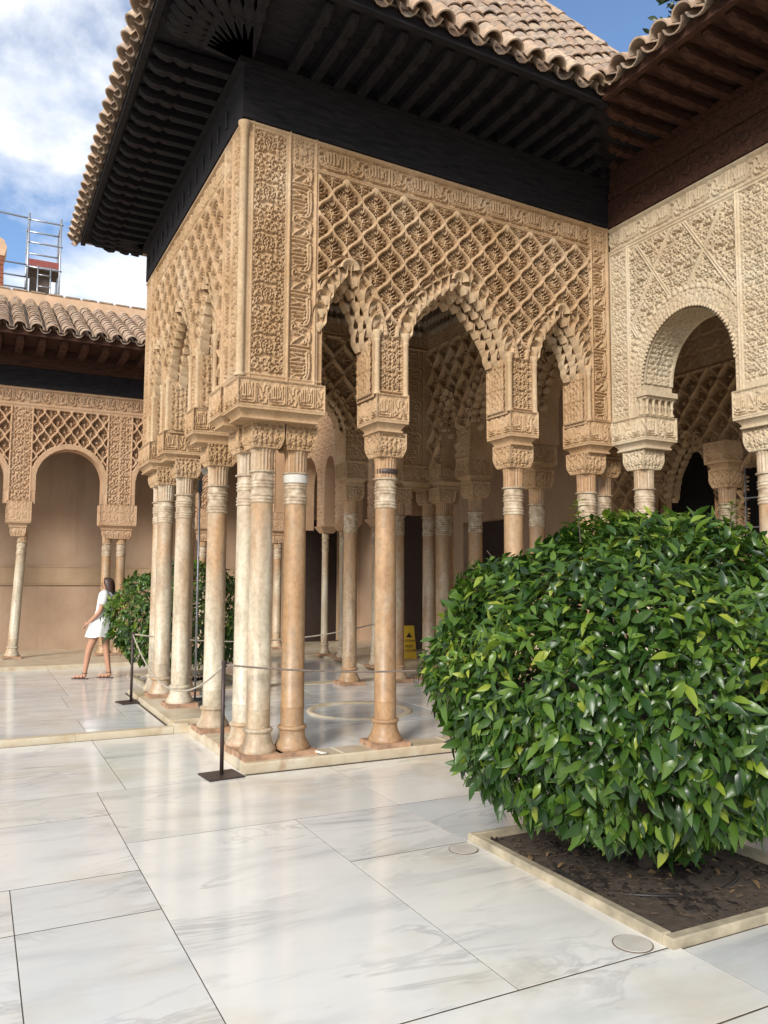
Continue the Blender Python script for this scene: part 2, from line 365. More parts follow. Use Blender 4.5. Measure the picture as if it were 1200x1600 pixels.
# ------------------------------------------------------------------ carved ornament (height tiles)
def stroke_map(W, H, n, strokes, wrap=True, bg=None):
    """strokes: list of (points, r0, r1); returns height array (0..1) over W x H, row 0 = v 0"""
    nx, ny = int(n*W), int(n*H); x = (np.arange(nx)+.5)/n; y = (np.arange(ny)+.5)/n; X, Y = np.meshgrid(x, y)
    out = np.zeros((ny, nx)) if bg is None else bg(X, Y)
    sh = [(a, b) for a in (-W, 0, W) for b in (-H, 0, H)] if wrap else [(0, 0)]
    for pts, r0, r1 in strokes:
        m = len(pts)-1
        for k in range(m):
            (ax, ay), (bx, by) = pts[k], pts[k+1]; ra = r0+(r1-r0)*k/m; rb = r0+(r1-r0)*(k+1)/m; rm = max(ra, rb)
            for ox, oy in sh:
                x0, x1, y0, y1 = min(ax, bx)+ox-rm, max(ax, bx)+ox+rm, min(ay, by)+oy-rm, max(ay, by)+oy+rm
                i0, i1, j0, j1 = max(0, int(x0*n)), min(nx, int(x1*n)+2), max(0, int(y0*n)), min(ny, int(y1*n)+2)
                if i0 >= i1 or j0 >= j1: continue
                PX = X[j0:j1, i0:i1]-ax-ox; PY = Y[j0:j1, i0:i1]-ay-oy; dx_, dy_ = bx-ax, by-ay; L2 = dx_*dx_+dy_*dy_+1e-12
                t = np.clip((PX*dx_+PY*dy_)/L2, 0, 1); d = np.hypot(PX-t*dx_, PY-t*dy_); r = ra+(rb-ra)*t
                h = np.sqrt(np.clip(1-(d/r)**2, 0, 1)); out[j0:j1, i0:i1] = np.maximum(out[j0:j1, i0:i1], np.minimum(1, h*1.9))
    return out
def sample(tile, W, H, u, v):
    ny, nx = tile.shape; fx = (np.mod(u, W)/W*nx-.5); fy = (np.mod(v, H)/H*ny-.5)
    i0 = np.floor(fx).astype(int); j0 = np.floor(fy).astype(int); a = fx-i0; b = fy-j0
    i1, j1 = (i0+1) % nx, (j0+1) % ny; i0 %= nx; j0 %= ny
    return tile[j0, i0]*(1-a)*(1-b)+tile[j0, i1]*a*(1-b)+tile[j1, i0]*(1-a)*b+tile[j1, i1]*a*b
def spiral(cx, cy, r, a0, turns, sgn=1, n=22):
    return [(cx+r*(1-.82*k/n)*math.cos(a0+sgn*turns*2*math.pi*k/n), cy+r*(1-.82*k/n)*math.sin(a0+sgn*turns*2*math.pi*k/n)) for k in range(n+1)]
def circle(cx, cy, r, n=20): return [(cx+r*math.cos(2*math.pi*k/n), cy+r*math.sin(2*math.pi*k/n)) for k in range(n+1)]
# unit "wa-la ghalib illa Allah": traced, x 0..1 left to right, y 0 top .. 1 bottom
WRIT = [([(.01,.40),(.01,.62),(.05,.78),(.14,.86),(.30,.88),(.50,.86)],.030,.026), ([(.05,.62),(.11,.73),(.28,.77),(.50,.75),(.54,.78),(.54,.88)],.028,.024),
        ([(.03,.05),(.07,.12),(.03,.22)],.018,.012), ([(.055,.48),(.06,.36),(.03,.42),(.08,.56)],.018,.014),
        ([(.115,.26),(.12,.58),(.15,.66),(.19,.60)],.020,.016), ([(.19,.10),(.195,.58),(.225,.66),(.255,.60)],.022,.018), ([(.255,.06),(.258,.62),(.29,.68)],.022,.018), ([(.325,.03),(.33,.64)],.022,.020),
        ([(.37,.02),(.44,.52),(.41,.62),(.38,.58),(.42,.46),(.49,.03)],.022,.020), ([(.50,.06),(.49,.64)],.020,.016),
        ([(.575,.02),(.58,.82),(.54,.84)],.024,.020), ([(.64,.02),(.638,.84),(.70,.84),(.77,.70)],.024,.018), ([(.75,.62),(.70,.58),(.69,.68),(.74,.74)],.020,.014),
        ([(.67,.05),(.82,.48),(.84,.62),(.81,.74),(.74,.72)],.022,.020), ([(.86,.40),(.87,.18),(.92,.05),(.99,.06),(1.04,.14),(1.00,.22),(.96,.18)],.024,.016),
        ([(.98,.24),(.97,.50),(.98,.70),(.94,.86),(.84,.90),(.74,.86)],.028,.022), ([(.92,.40),(.95,.52),(.90,.60)],.016,.012)]
def writing_tile(W, H, n=260, scrolls=True, seed=3):
    rr = random.Random(seed); st = []
    for pts, a, b in WRIT: st.append(([(x*W*.985, (1-(.06+y*.92))*H) for x, y in pts], a*W*.70, b*W*.70))
    hi = stroke_map(W, H, n, st)
    if scrolls:
        s2 = []
        for k in range(int(90*W*H/.09)): s2.append((spiral(rr.random()*W, rr.random()*H, .012+.01*rr.random(), rr.random()*6.28, .9, rr.choice((-1, 1)), 9), .0042, .003))
        hi = np.maximum(hi, .30*stroke_map(W, H, n, s2))
    return hi
WR_W, WR_H = .46, .20
T_WRITE = writing_tile(WR_W, WR_H)
T_WRITE_V = writing_tile(.50, .215, seed=5)
def arabesque_tile(W, H, n=240, seed=1, cell=.10, rosette=None, r=.0062, leafy=1.0):
    """scrolling foliage mirrored about the middle of the tile"""
    rr = random.Random(seed); st = []
    nx, ny = max(1, int(W/2/cell+.5)), max(1, int(H/cell+.5)); cw, ch = W/2/nx, H/ny
    for j in range(ny):
        for i in range(nx):
            cx, cy = (i+.5)*cw+rr.uniform(-.1, .1)*cw, (j+.5)*ch+rr.uniform(-.1, .1)*ch
            if rosette and abs((j+.5)*ch-H/2) < rosette and cx > W/2-rosette: continue
            sg = 1 if (i+j) % 2 else -1; a0 = rr.random()*6.28
            st.append((spiral(cx, cy, cell*.46, a0, 1.25, sg), r*1.15, r*.8))
            for q in range(int(4*leafy)):
                a = rr.random()*6.28; d = cell*rr.uniform(.25, .55); x, y = cx+d*math.cos(a), cy+d*math.sin(a); b = a+rr.uniform(.6, 1.8); ll = cell*rr.uniform(.22, .42)
                st.append(([(x, y), (x+ll*.5*math.cos(b), y+ll*.5*math.sin(b)), (x+ll*math.cos(b+.5), y+ll*math.sin(b+.5))], r*1.9, r*.4))
    full = list(st)
    for p, a, b in st: full.append(([(W-x, y) for x, y in p], a, b))
    if rosette:
        for q in (1.0, .62, .3): full.append((circle(W/2, H/2, rosette*q), r*.85, r*.85))
        for k in range(8):
            a = k*math.pi/4; full.append(([(W/2+rosette*.3*math.cos(a), H/2+rosette*.3*math.sin(a)), (W/2+rosette*math.cos(a+.4), H/2+rosette*math.sin(a+.4))], r, r*.7))
    return stroke_map(W, H, n, full)
T_ARAB = arabesque_tile(.32, .46, 280, seed=2, cell=.062, rosette=.066, r=.0050)
T_ARAB2 = arabesque_tile(.30, .40, 280, seed=9, cell=.075, r=.0062, leafy=1.3)
T_FINE = arabesque_tile(.20, .24, 300, seed=4, cell=.042, r=.0044)
def sebka_motif(n=260):
    st = []
    def m(pts, a, b):
        st.append(([(.5+x, .5+y) for x, y in pts], a, b)); st.append(([(.5-x, .5+y) for x, y in pts], a, b))
    st.append((circle(.5, .755, .075), .022, .022)); st.append(([(.5, .70), (.5, .79)], .020, .010)); m([(.035, .16), (.05, .22)], .018, .010)
    m([(.0, .05), (.06, .12), (.13, .13)], .024, .008); m([(.10, .14), (.16, .20), (.15, .26)], .020, .008); m([(.06, .0), (.14, .06), (.22, .10)], .026, .008)
    m([(.07, -.05), (.18, -.02), (.28, .06)], .026, .008); m([(.20, .02), (.29, .0), (.35, .04)], .020, .008); m([(.05, -.11), (.16, -.12), (.26, -.06)], .026, .008)
    m([(.20, -.10), (.27, -.14), (.25, -.20)], .018, .008); m([(.03, -.17), (.10, -.22), (.18, -.18)], .024, .008); m([(.02, -.24), (.07, -.31), (.12, -.29)], .020, .008)
    m([(.0, -.06), (.045, -.01), (.03, .05)], .022, .012); st.append(([(.5, .40), (.5, .30), (.5, .14)], .022, .010)); st.append((circle(.5, .455, .042), .018, .018))
    m([(.24, .12), (.30, .10), (.33, .14)], .014, .007); m([(.12, -.26), (.17, -.24), (.20, -.27)], .014, .007)
    return stroke_map(1, 1, n, [(p_, a_*.78, b_*.9) for p_, a_, b_ in st], wrap=False)
T_SEB = sebka_motif()
def sebka(u, z, a, b, depth=.100, rib=.064, leaf=.092):
    p = u/a+z/b; q = u/a-z/b
    p2 = p+.036*np.sin(2*np.pi*q); q2 = q+.036*np.sin(2*np.pi*p)
    d = np.minimum(np.abs(p2-np.round(p2)), np.abs(q2-np.round(q2)))
    ribh = np.sqrt(np.clip(1-(d/rib)**2, 0, 1)); edge = np.clip((d-rib)/.035, 0, 1)
    fp, fq = p-np.floor(p), q-np.floor(q); x = (fp+fq-1)/2; y = (fp-fq)/2
    cell = sample(T_SEB, 1, 1, np.clip(x*.90+.5, .001, .999), np.clip(y*.92+.5, .001, .999))
    inner = -depth*edge + cell*leaf*edge
    return np.where(d < rib, ribh*.018, inner)
def band(x, c, w): b = np.clip(1.4-np.abs(x-c)/w*1.4, 0, 1); return np.where(b > 0, b, -40.0)     # far below the face outside the fillet

# ================================================================== SETTING: ground, court floor
g = MB().add([(-400,-400,-.12),(400,-400,-.12),(400,400,-.12),(-400,400,-.12)], [(0,1,2,3)]).build('ground', 'ground_earth'); tag(g, kind='structure')
def make_slab(rect, z, parent, m='floor_marble', th=.05, gap=.0026, jit=.0003, gy=.0058):
    x0, x1, y0, y1 = rect; cx, cy = (x0+x1)/2, (y0+y1)/2; b = .0003
    mb = MB().bbox(x0-cx+gap, x1-cx-gap, y0-cy+gy, y1-cy-gy, -th, 0, b)
    o = mb.build('marble_slab', m, parent, loc=(cx, cy, z+rng.uniform(-jit, jit))); return o
floor = MB().box(-9, 4.0, -9, 2.02, -.11, -.0016).build('court_floor', 'bark'); tag(floor, kind='structure')
slabs = [(-1.16,.73,-1.33,-.05),(-1.16,-.06,-3.81,-1.33),(-.06,.73,-2.22,-1.33),(-.06,.752,-3.81,-2.22),(.73,2.3,-1.33,-.05),(.73,2.3,-2.235,-1.33),
         (-1.16,.80,-4.33,-3.81),(.80,2.3,-4.6,-3.845),(-1.16,.2,-5.6,-4.33),(.2,.80,-5.6,-4.33),(.80,2.3,-6.2,-4.6),
         (-3.4,-1.16,-.68,-.05),(-3.4,-1.16,-1.82,-.68),(-1.815,-1.16,-2.40,-1.82),(-1.815,-1.16,-4.3,-2.40),(-3.4,-1.815,-2.40,-1.82),(-3.4,-1.815,-4.3,-2.40),(-2.6,-1.16,-5.6,-4.3),
         (-3.4,-.95,1.33,1.96),(-3.4,-.95,-.05,1.33),(-.95,0.0,-.05,1.33),(-.95,0.0,1.33,1.96),(2.12,4.05,-2.6,-1.33),(2.3,4.05,-1.33,-.05),(2.12,4.05,-3.845,-2.6),(2.3,4.05,-5.4,-3.845)]
slabs = [s for s in slabs if s != (.73,2.3,-2.235,-1.33)] + [(.73,2.12,-2.235,-1.33)]
for s in slabs: make_slab(s, 0.0, floor)
for i in range(3):
    for j in range(8): make_slab((-3.4-1.5*(i+1), -3.4-1.5*i, -6+j, -5+j if j < 7 else 1.96), 0.0, floor)
# raised walkway behind
walk = MB().box(-9, .3, 2.06, 8.2, -.09, .0584).build('walkway', 'bark'); tag(walk, kind='structure')
ys = [2.10, 2.85, 3.75, 4.75, 5.78, 7.0, 8.10]
for k in range(len(ys)-1):
    sp = [-9, -6.5, -4.4, -2.55+.4*(k % 2), -.99+(.14 if k > 3 else 0)+.5*((k*7) % 3 == 1), -.20, 2.0] if ys[k] < 4.4 else [-9, -6.5, -4.4, -2.4+.5*(k % 2), -.9, .75, 2.4, 3.9]
    for a, b in zip(sp[:-1], sp[1:]):
        if ys[k] < 4.4 and a >= -.21: continue
        make_slab((a, b, ys[k], ys[k+1]), .06, walk)
for k, (a, b) in enumerate(((-9,-5.2),(-5.2,-2.6),(-2.6,-1.1),(-1.1,-.145))):
    MB().bbox(a+.001, b-.001, 1.985, 2.098, -.03, .066, .006).build('kerb_stone', 'plinth_marble', walk)

# ================================================================== PAVILION
PAV = empty('pavilion', (0, 0, 0))
tag(PAV, 'carved stucco pavilion on slender marble columns with dark wooden eaves and steep tiled roof', 'pavilion')
XL, YB, XE, HT = -.12, 4.45, 4.07, 5.63
def settle(x, z): return z - np.clip(x, -1.1, 4.2)*.03*np.clip((z-2.9)/2.7, 0, 1)
def fsettle(x, z): return float(settle(np.array(x), np.array(z)))

# plinth steps and floor
pl = empty('plinth', (0, 0, 0), PAV)
MB().box(.02, 4.05, .02, 2.1, -.05, .04).box(-.14, 4.05, 2.1, 4.62, -.05, .04).build('core', 'plank', pl)
def step_run(pts, z1, w, parent):
    for (x0, x1, y0, y1) in pts: MB().bbox(x0, x1, y0, y1, -.03, z1, .012).build('step_stone', 'plinth_marble', parent)
step_run([(0,.9,0,.30),(.902,2.0,0,.30),(2.002,3.1,0,.30),(3.102,4.05,0,.30)], .082, .3, pl)
step_run([(0,.34,.302,1.15),(0,.34,1.152,2.09)], .082, .3, pl)
step_run([(-.17,.34,2.092,2.95),(-.17,.34,2.952,3.9),(-.17,.34,3.902,4.66)], .118, .3, pl)
step_run([(.342,1.6,4.36,4.66),(1.602,2.9,4.36,4.66),(2.902,4.05,4.36,4.66)], .082, .3, pl)
for (x0, x1, y0, y1) in [(.342,1.25,.302,1.2),(1.252,2.7,.302,1.2),(2.702,4.05,.302,1.2),(.342,1.2,1.202,2.6),(2.8,4.05,1.202,2.6),(1.202,2.798,1.202,1.36),(1.202,2.798,2.66,2.9),(.342,1.2,2.602,3.5),(2.8,4.05,2.602,3.5),(1.202,2.798,2.902,3.5),(.342,2.0,3.502,4.358),(2.002,4.05,3.502,4.358)]:
    make_slab((x0, x1, y0, y1), .078, pl, th=.04)
MB().bbox(-.142, -.001, 1.965, 2.09, -.03, .10, .008).build('step_stone', 'plinth_marble', pl)
# round basin with thin carved rim
bm_ = MB(); prof = [(.30,-.005),(.52,-.012),(.545,.012),(.60,.02),(.612,.008),(.612,-.03)]
bm_.lathe(prof, 40, (2.0, 2.01, .08)); basin = bm_.build('basin', 'plinth_marble', PAV, True)
make_slab((1.202, 2.798, 1.362, 2.658), .0765, pl, th=.03)

# ---- column pieces (shared meshes, origin at shaft axis, z = 0 at plinth top)
def col_base():
    mb = MB(); mb.frustum(0, 0, 0, .045, .178, .178, .174, .174)
    return mb.mesh('base_plate', 'plate_stone')
def col_bell():
    prof = [(.158,.044),(.160,.062),(.150,.085),(.130,.115),(.118,.15),(.112,.19),(.112,.205),(.124,.212),(.130,.226),(.124,.240),(.108,.246)]
    return sharp(MB().lathe(prof, 28).mesh('base', 'column_marble'), 50)
def col_shaft():
    prof = [(.103,.246),(.104,.40),(.107,.402),(.107,.412),(.103,.416),(.101,1.2),(.097,2.19)]
    return sharp(MB().lathe(prof, 28).mesh('shaft', 'column_marble'), 50)
def col_rings():
    z = 2.19; prof = [(.097, z)]
    for grp in (3, 3):
        for k in range(grp):
            prof += [(.099, z+.002), (.108, z+.010), (.108, z+.018), (.099, z+.026)]; z += .029
        prof += [(.098, z+.01), (.098, z+.045)]; z += .048
    prof += [(.098, z), (.118, z+.006), (.120, z+.016), (.098, z+.026)]
    return sharp(MB().lathe(prof, 28).mesh('collar', 'collar_marble'), 50), z+.026
M_BP, M_BELL, M_SHAFT = col_base(), col_bell(), col_shaft(); M_RING, zr = col_rings()
def col_neck():
    mb = MB(); seg = 40; vs = []; rows = [(.096, zr-.01), (.098, zr+.15), (.116, zr+.215)]
    for r, z in rows:
        for k in range(seg): a = 2*math.pi*k/seg; q = r*(1+(.05 if k % 2 else -.03)); vs.append((q*math.cos(a), q*math.sin(a), z))
    mb.add(vs, [(i*seg+k, i*seg+(k+1) % seg, (i+1)*seg+(k+1) % seg, (i+1)*seg+k) for i in range(2) for k in range(seg)])
    return mb.mesh('neck', 'column_marble')
M_NECK = col_neck(); ZC0 = 2.675     # capital bottom
def carved_box(name, hx, hy, z0, z1, tile, TW, TH, m, depth=.012, res=.009, round_low=0.0, taper=0.0, frame=True, off=0.0):
    """block with carved relief on its four sides, rounded inwards at the foot"""
    V, F = [], []
    for side in range(4):
        w = hx if side % 2 == 0 else hy; dpt = hy if side % 2 == 0 else hx
        nu, nz = max(3, int(2*w/res)), max(3, int((z1-z0)/res)); u = np.linspace(-w, w, nu); z = np.linspace(0, z1-z0, nz); U, Z = np.meshgrid(u, z)
        h = sample(tile, TW, TH, U+w+off*side, Z); e = np.minimum(np.minimum(U+w, w-U), np.minimum(Z, (z1-z0)-Z))
        d = (h-1)*depth
        if frame: d = np.where(e < .012, 0, d)
        k = np.clip(1-Z/max(round_low, 1e-6), 0, 1) if round_low else 0*Z
        shrink = 1-taper*k*k
        a, b = U*shrink, (-(dpt+d))*shrink
        ang = side*math.pi/2; c, s_ = round(math.cos(ang)), round(math.sin(ang))
        P = np.stack([a*c-b*s_, a*s_+b*c, Z+z0], -1).reshape(-1, 3); n0 = sum(len(x) for x in V)
        i = np.arange(nz-1)[:, None]*nu+np.arange(nu-1)[None, :]
        V.append(P); F.append((np.stack([i, i+1, i+nu+1, i+nu], -1).reshape(-1, 4))+n0)
    n0 = sum(len(x) for x in V); V.append(np.array([(-hx,-hy,z1),(hx,-hy,z1),(hx,hy,z1),(-hx,hy,z1)])); F.append(np.array([[0,1,2,3]])+n0)
    s0 = 1-taper; n0 += 4; V.append(np.array([(-hx*s0,-hy*s0,z0),(hx*s0,-hy*s0,z0),(hx*s0,hy*s0,z0),(-hx*s0,hy*s0,z0)])); F.append(np.array([[3,2,1,0]])+n0)
    me = smooth_grid(np.concatenate(V), np.concatenate(F), name, m)
    try: me.set_sharp_from_angle(angle=R_(70))
    except Exception: pass
    return me
ZC1 = 2.90
M_CAP = carved_box('capital', .150, .150, ZC0, ZC1, T_FINE, .20, .24, 'stucco', .022, .008, .11, .22)
M_CAP_P = carved_box('capital', .150, .150, ZC0, ZC1, T_FINE, .20, .24, 'stucco_pale', .022, .008, .11, .22)
def cavetto(x0, x1, y0, y1, z0, z1, flare, m, name='cornice'):
    """hollow moulding under an impost: flares outwards as it rises"""
    mb = MB(); n = 7; rows = []
    cx, cy, hx, hy = (x0+x1)/2, (y0+y1)/2, (x1-x0)/2, (y1-y0)/2
    rows.append((z0, .012)); rows.append((z0+.016, .012)); rows.append((z0+.018, 0))
    for k in range(n+1):
        t = k/n; rows.append((z0+.02+(z1-z0-.045)*t, flare*(1-math.cos(t*math.pi/2))))
    rows += [(z1-.024, flare+.004), (z1-.022, flare+.014), (z1, flare+.014)]
    vs = []
    for z, e in rows: vs += [(cx-hx-e,cy-hy-e,z),(cx+hx+e,cy-hy-e,z),(cx+hx+e,cy+hy+e,z),(cx-hx-e,cy+hy+e,z)]
    fs = [(4*i+k, 4*i+(k+1) % 4, 4*i+4+(k+1) % 4, 4*i+4+k) for i in range(len(rows)-1) for k in range(4)]
    fs += [(3,2,1,0), tuple(4*(len(rows)-1)+k for k in range(4))]
    return sharp(mb.add(vs, fs).mesh(name, m), 30)
PZ = .08
STAIN = {}
def column(parent, x, y, z=PZ, stain=.0, cap=True, m_cap=None, plate=True, tilt=(0, 0), rs=1.0):
    c = empty('column', (x, y, z), parent); c.rotation_euler = (tilt[0], tilt[1], random.random()*.02)
    for nm, me in (('base_plate', M_BP), ('base', M_BELL), ('shaft', M_SHAFT), ('collar', M_RING), ('neck', M_NECK)):
        if nm == 'base_plate' and not plate: continue
        o = obj_from(nm, me, c); o.color = (1, 1, 1, stain+random.uniform(-.03, .03))
        if nm != 'base_plate': o.rotation_euler = (0, 0, random.random()*6.28)
        if rs != 1.0 and nm != 'base_plate': o.scale = (rs, rs, 1)
    if cap: obj_from('capital', m_cap or M_CAP, c)
    return c
def impost(parent, x0, x1, y0, y1, z0=2.98, m='stucco', hz=.245, sx=0):
    """cavetto moulding + inscribed block standing on one or more capitals; returns its top height"""
    cx, cy = (x0+x1)/2, (y0+y1)/2; hx, hy = (x1-x0)/2, (y1-y0)/2; zz = fsettle(cx, z0)
    e = .055
    obj_from('cornice', cavetto(-hx+e, hx-e, -hy+e, hy-e, 0, .10, e-.016, m), parent, (cx, cy, zz))
    W, H = .27, hz-.03
    t = writing_tile(W, H, 260, True, 11)
    me = carved_box('inscribed_block', hx, hy, .102, .10+hz, t, W, H, m, .020, .007)
    obj_from('inscribed_block', me, parent, (cx, cy, zz))
    return z0+.10+hz

# corner cluster, front row, left row, back row, gallery side
imp = empty('impost_course', (0, 0, 0), PAV)
column(PAV, .19, .25, stain=.05); column(PAV, .505, .25, stain=.52); column(PAV, .17, .60, stain=-.14)
column(PAV, 1.40, .19, stain=.36, tilt=(0, -.004)); column(PAV, 2.88, .19, stain=.32); column(PAV, 3.86, .19, stain=.32)
column(PAV, .15, 1.57, stain=-.12, z=.082); column(PAV, .14, 3.00, stain=-.13, z=.118); column(PAV, .10, 3.86, stain=-.10, z=.118); column(PAV, .10, 4.17, stain=.0, z=.118, plate=False)
column(PAV, 1.40, 4.15, stain=.1); column(PAV, 2.85, 4.15, stain=.20); column(PAV, 3.64, 4.15, stain=.18); column(PAV, .45, 4.17, stain=.05)
for yy in (1.55, 2.95): column(PAV, 4.25, yy, stain=.2)
column(PAV, 4.22, 3.80, stain=.2); column(PAV, 4.45, 4.05, stain=.22); column(PAV, 4.22, 4.20, stain=.15); column(PAV, 4.22, .34, stain=.16)
# white repair band and chip on the second corner column
rb = empty('repair_band', (.505, .25, PZ), PAV)
MB().lathe([(.1095, 2.385), (.1105, 2.39), (.1105, 2.455), (.1095, 2.46)], 28).build('band', 'band_plaster', rb, True)
ib = empty('iron_band', (1.40, .19, PZ), PAV)
MB().lathe([(.105, 2.52), (.108, 2.523), (.108, 2.565), (.105, 2.568)], 28).build('band', 'post_metal', ib, True)
for a in ((-.135, .665, -.04, .40), (1.18, 1.52, -.04, .39), (2.69, 3.04, -.04, .39), (3.72, 4.085, -.035, .40)): impost(imp, *a)
for a in ((-.165, .31, .40, .80), (-.165, .30, 1.39, 1.75), (-.165, .30, 2.83, 3.18), (-.165, .32, 3.68, 4.45)): impost(imp, *a)
for a in ((.36, .66, 3.95, 4.36), (1.18, 1.52, 3.95, 4.36), (2.69, 3.04, 3.95, 4.36), (3.62, 4.30, 3.95, 4.40)): impost(imp, *a)
for a in ((4.05, 4.44, 1.38, 1.74), (4.05, 4.44, 2.80, 3.15), (4.087, 4.44, .18, .55), (4.06, 4.44, 3.58, 3.94)): impost(imp, *a)

# ---- arches
class Arch:
    def __init__(s, l, r, zs, za): s.l, s.r, s.zs, s.za = l, r, zs, za; s.c = (l+r)/2; s.hw = (r-l)/2
    def half(s, z, g=0.0):
        t = np.clip((z-s.zs)/(s.za+g-s.zs), 0, 1); return (s.hw+g)*np.clip(1-t**1.75, 0, 1)**.78
    def inside(s, U, Z, g=0.0):
        return (Z < s.za+g) & (np.abs(U-s.c) < s.half(Z, g))
    def at(s, t):
        # point on the right half outline, t 0 (springing) .. 1 (apex)
        z = s.zs+(s.za-s.zs)*t; return float(s.half(np.array(z))), z
A_FRONT = [Arch(.64, 1.17, 3.86, 4.43), Arch(1.53, 2.68, 3.90, 4.56), Arch(3.05, 3.72, 3.90, 4.46)]
A_LEFT = [Arch(.80, 1.40, 3.86, 4.43), Arch(1.76, 2.82, 3.90, 4.56), Arch(3.19, 3.68, 3.86, 4.43)]
def niche_mesh(m):
    """one muqarnas cell: round hood over a scooped hollow, running down to a slim hanging foot"""
    nu, nt = 11, 16; V, F = [], []
    for j in range(nt):
        t = j/(nt-1); z = -.15+.25*t
        if t < .42: w = .010+.056*math.sin(t/.42*math.pi/2)**1.3
        elif t < .64: w = .066
        else: w = .066*math.sqrt(max(0, 1-((t-.64)/.36)**2))+.001
        for i in range(nu):
            s = -1+2*i/(nu-1)
            hollow = .078*(1-s*s)**.7*min(1, max(0, (t-.30)/.30))*(1 if t < .78 else max(0, 1-(t-.78)/.22)**.6)
            belly = .012*(1-s*s)*max(0, 1-abs(t-.18)/.24)
            hood = .036*max(0, (t-.50)/.50)+.008*(abs(s) > .85)*(t > .3)
            V.append((s*w, hollow-belly-hood, z))
    n = nu*nt
    for j in range(nt):
        for i in range(nu): x, y, z = V[j*nu+i]; V.append((x*.95, .085, z))
    for j in range(nt-1):
        for i in range(nu-1):
            a = j*nu+i; F.append((a, a+1, a+nu+1, a+nu))
        a = j*nu; F.append((a+n, a, a+nu, a+nu+n)); b = j*nu+nu-1; F.append((b, b+n, b+nu+n, b+nu))
    for i in range(nu-1):
        F.append((i+n, i+1+n, i+1, i)); a = (nt-1)*nu+i; F.append((a, a+1, a+1+n, a+n))
    mb = MB().add(V, F); me = mb.mesh('muqarnas_cell', m, True); sharp(me, 60); return me
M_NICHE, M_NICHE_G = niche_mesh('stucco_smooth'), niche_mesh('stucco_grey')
def crest_mesh(m):
    mb = MB(); V, F = [], []; n = 16; rows = [(.085, .0), (.085, -.03), (.072, -.036), (.062, -.02), (.05, -.012), (.04, .014), (.0, .022)]
    for r, y in rows:
        for k in range(n+1): a = math.pi*k/n; V.append((r*math.cos(a), y, r*math.sin(a)))
    for i in range(len(rows)-1):
        for k in range(n): a = i*(n+1)+k; F.append((a, a+1, a+n+2, a+n+1))
    me = mb.add(V, F).mesh('arch_crest', m, True); return me
M_CREST = crest_mesh('stucco_smooth')
def arch_cells(arch, place, parent, rows=3, grey_back=True, thick=.36, pitch=.118, rot=0.0):
    """rows of hanging muqarnas cells that step up along the arch, one row behind the other through the wall"""
    P = [arch.at(t) for t in np.linspace(0, 1, 200)]; L = [0]
    for a, b in zip(P[:-1], P[1:]): L.append(L[-1]+math.hypot(a[0]-b[0], a[1]-b[1]))
    n = max(3, int(round(L[-1]/pitch)))
    for row in range(rows):
        for k in range(n+(row % 2)):
            s = min((k+(.42 if row % 2 == 0 else -.08))/n, .985)*L[-1]; j = min(max(int(np.searchsorted(L, s)), 0), len(P)-1); h, z = P[j]
            for sg in (-1, 1):
                du = sg*max(.02, h-.030*row+.028); zz = z+.075-.035*row+.02*(k/n)
                o = obj_from('muqarnas_cell', M_NICHE, parent, place(arch.c+du, .004+.115*row*thick/.36, zz)); o.rotation_euler = (0, 0, rot+sg*.10)
                sc = random.uniform(.94, 1.06)*(1 if row == 0 else .86); o.scale = (sc, 1, sc)
    for row in range(1, rows):
        o = obj_from('muqarnas_cell', M_NICHE, parent, place(arch.c, .004+.115*row*thick/.36, arch.za+.05-.04*row)); o.rotation_euler = (0, 0, rot)
    o = obj_from('arch_crest', M_CREST, parent, place(arch.c, -.012, arch.za+.035)); o.rotation_euler = (0, 0, rot); o.scale = (1.15, 1, 1.15)
def reveal(arch, place, z_bot, thick, m, parent, d0=.0):
    """plain soffit following the opening through the wall"""
    t = np.linspace(0, 1, 22); pts = [(arch.r, z_bot)]+[(arch.c+arch.at(k)[0], arch.at(k)[1]) for k in t]
    pts += [(2*arch.c-u, z) for u, z in reversed(pts[:-1])]
    vs = [place(u, d0, z) for u, z in pts]+[place(u, thick, z) for u, z in pts]; n = len(pts)
    return MB().add(vs, [(i, i+1, i+1+n, i+n) for i in range(n-1)]).build('soffit', m, parent)

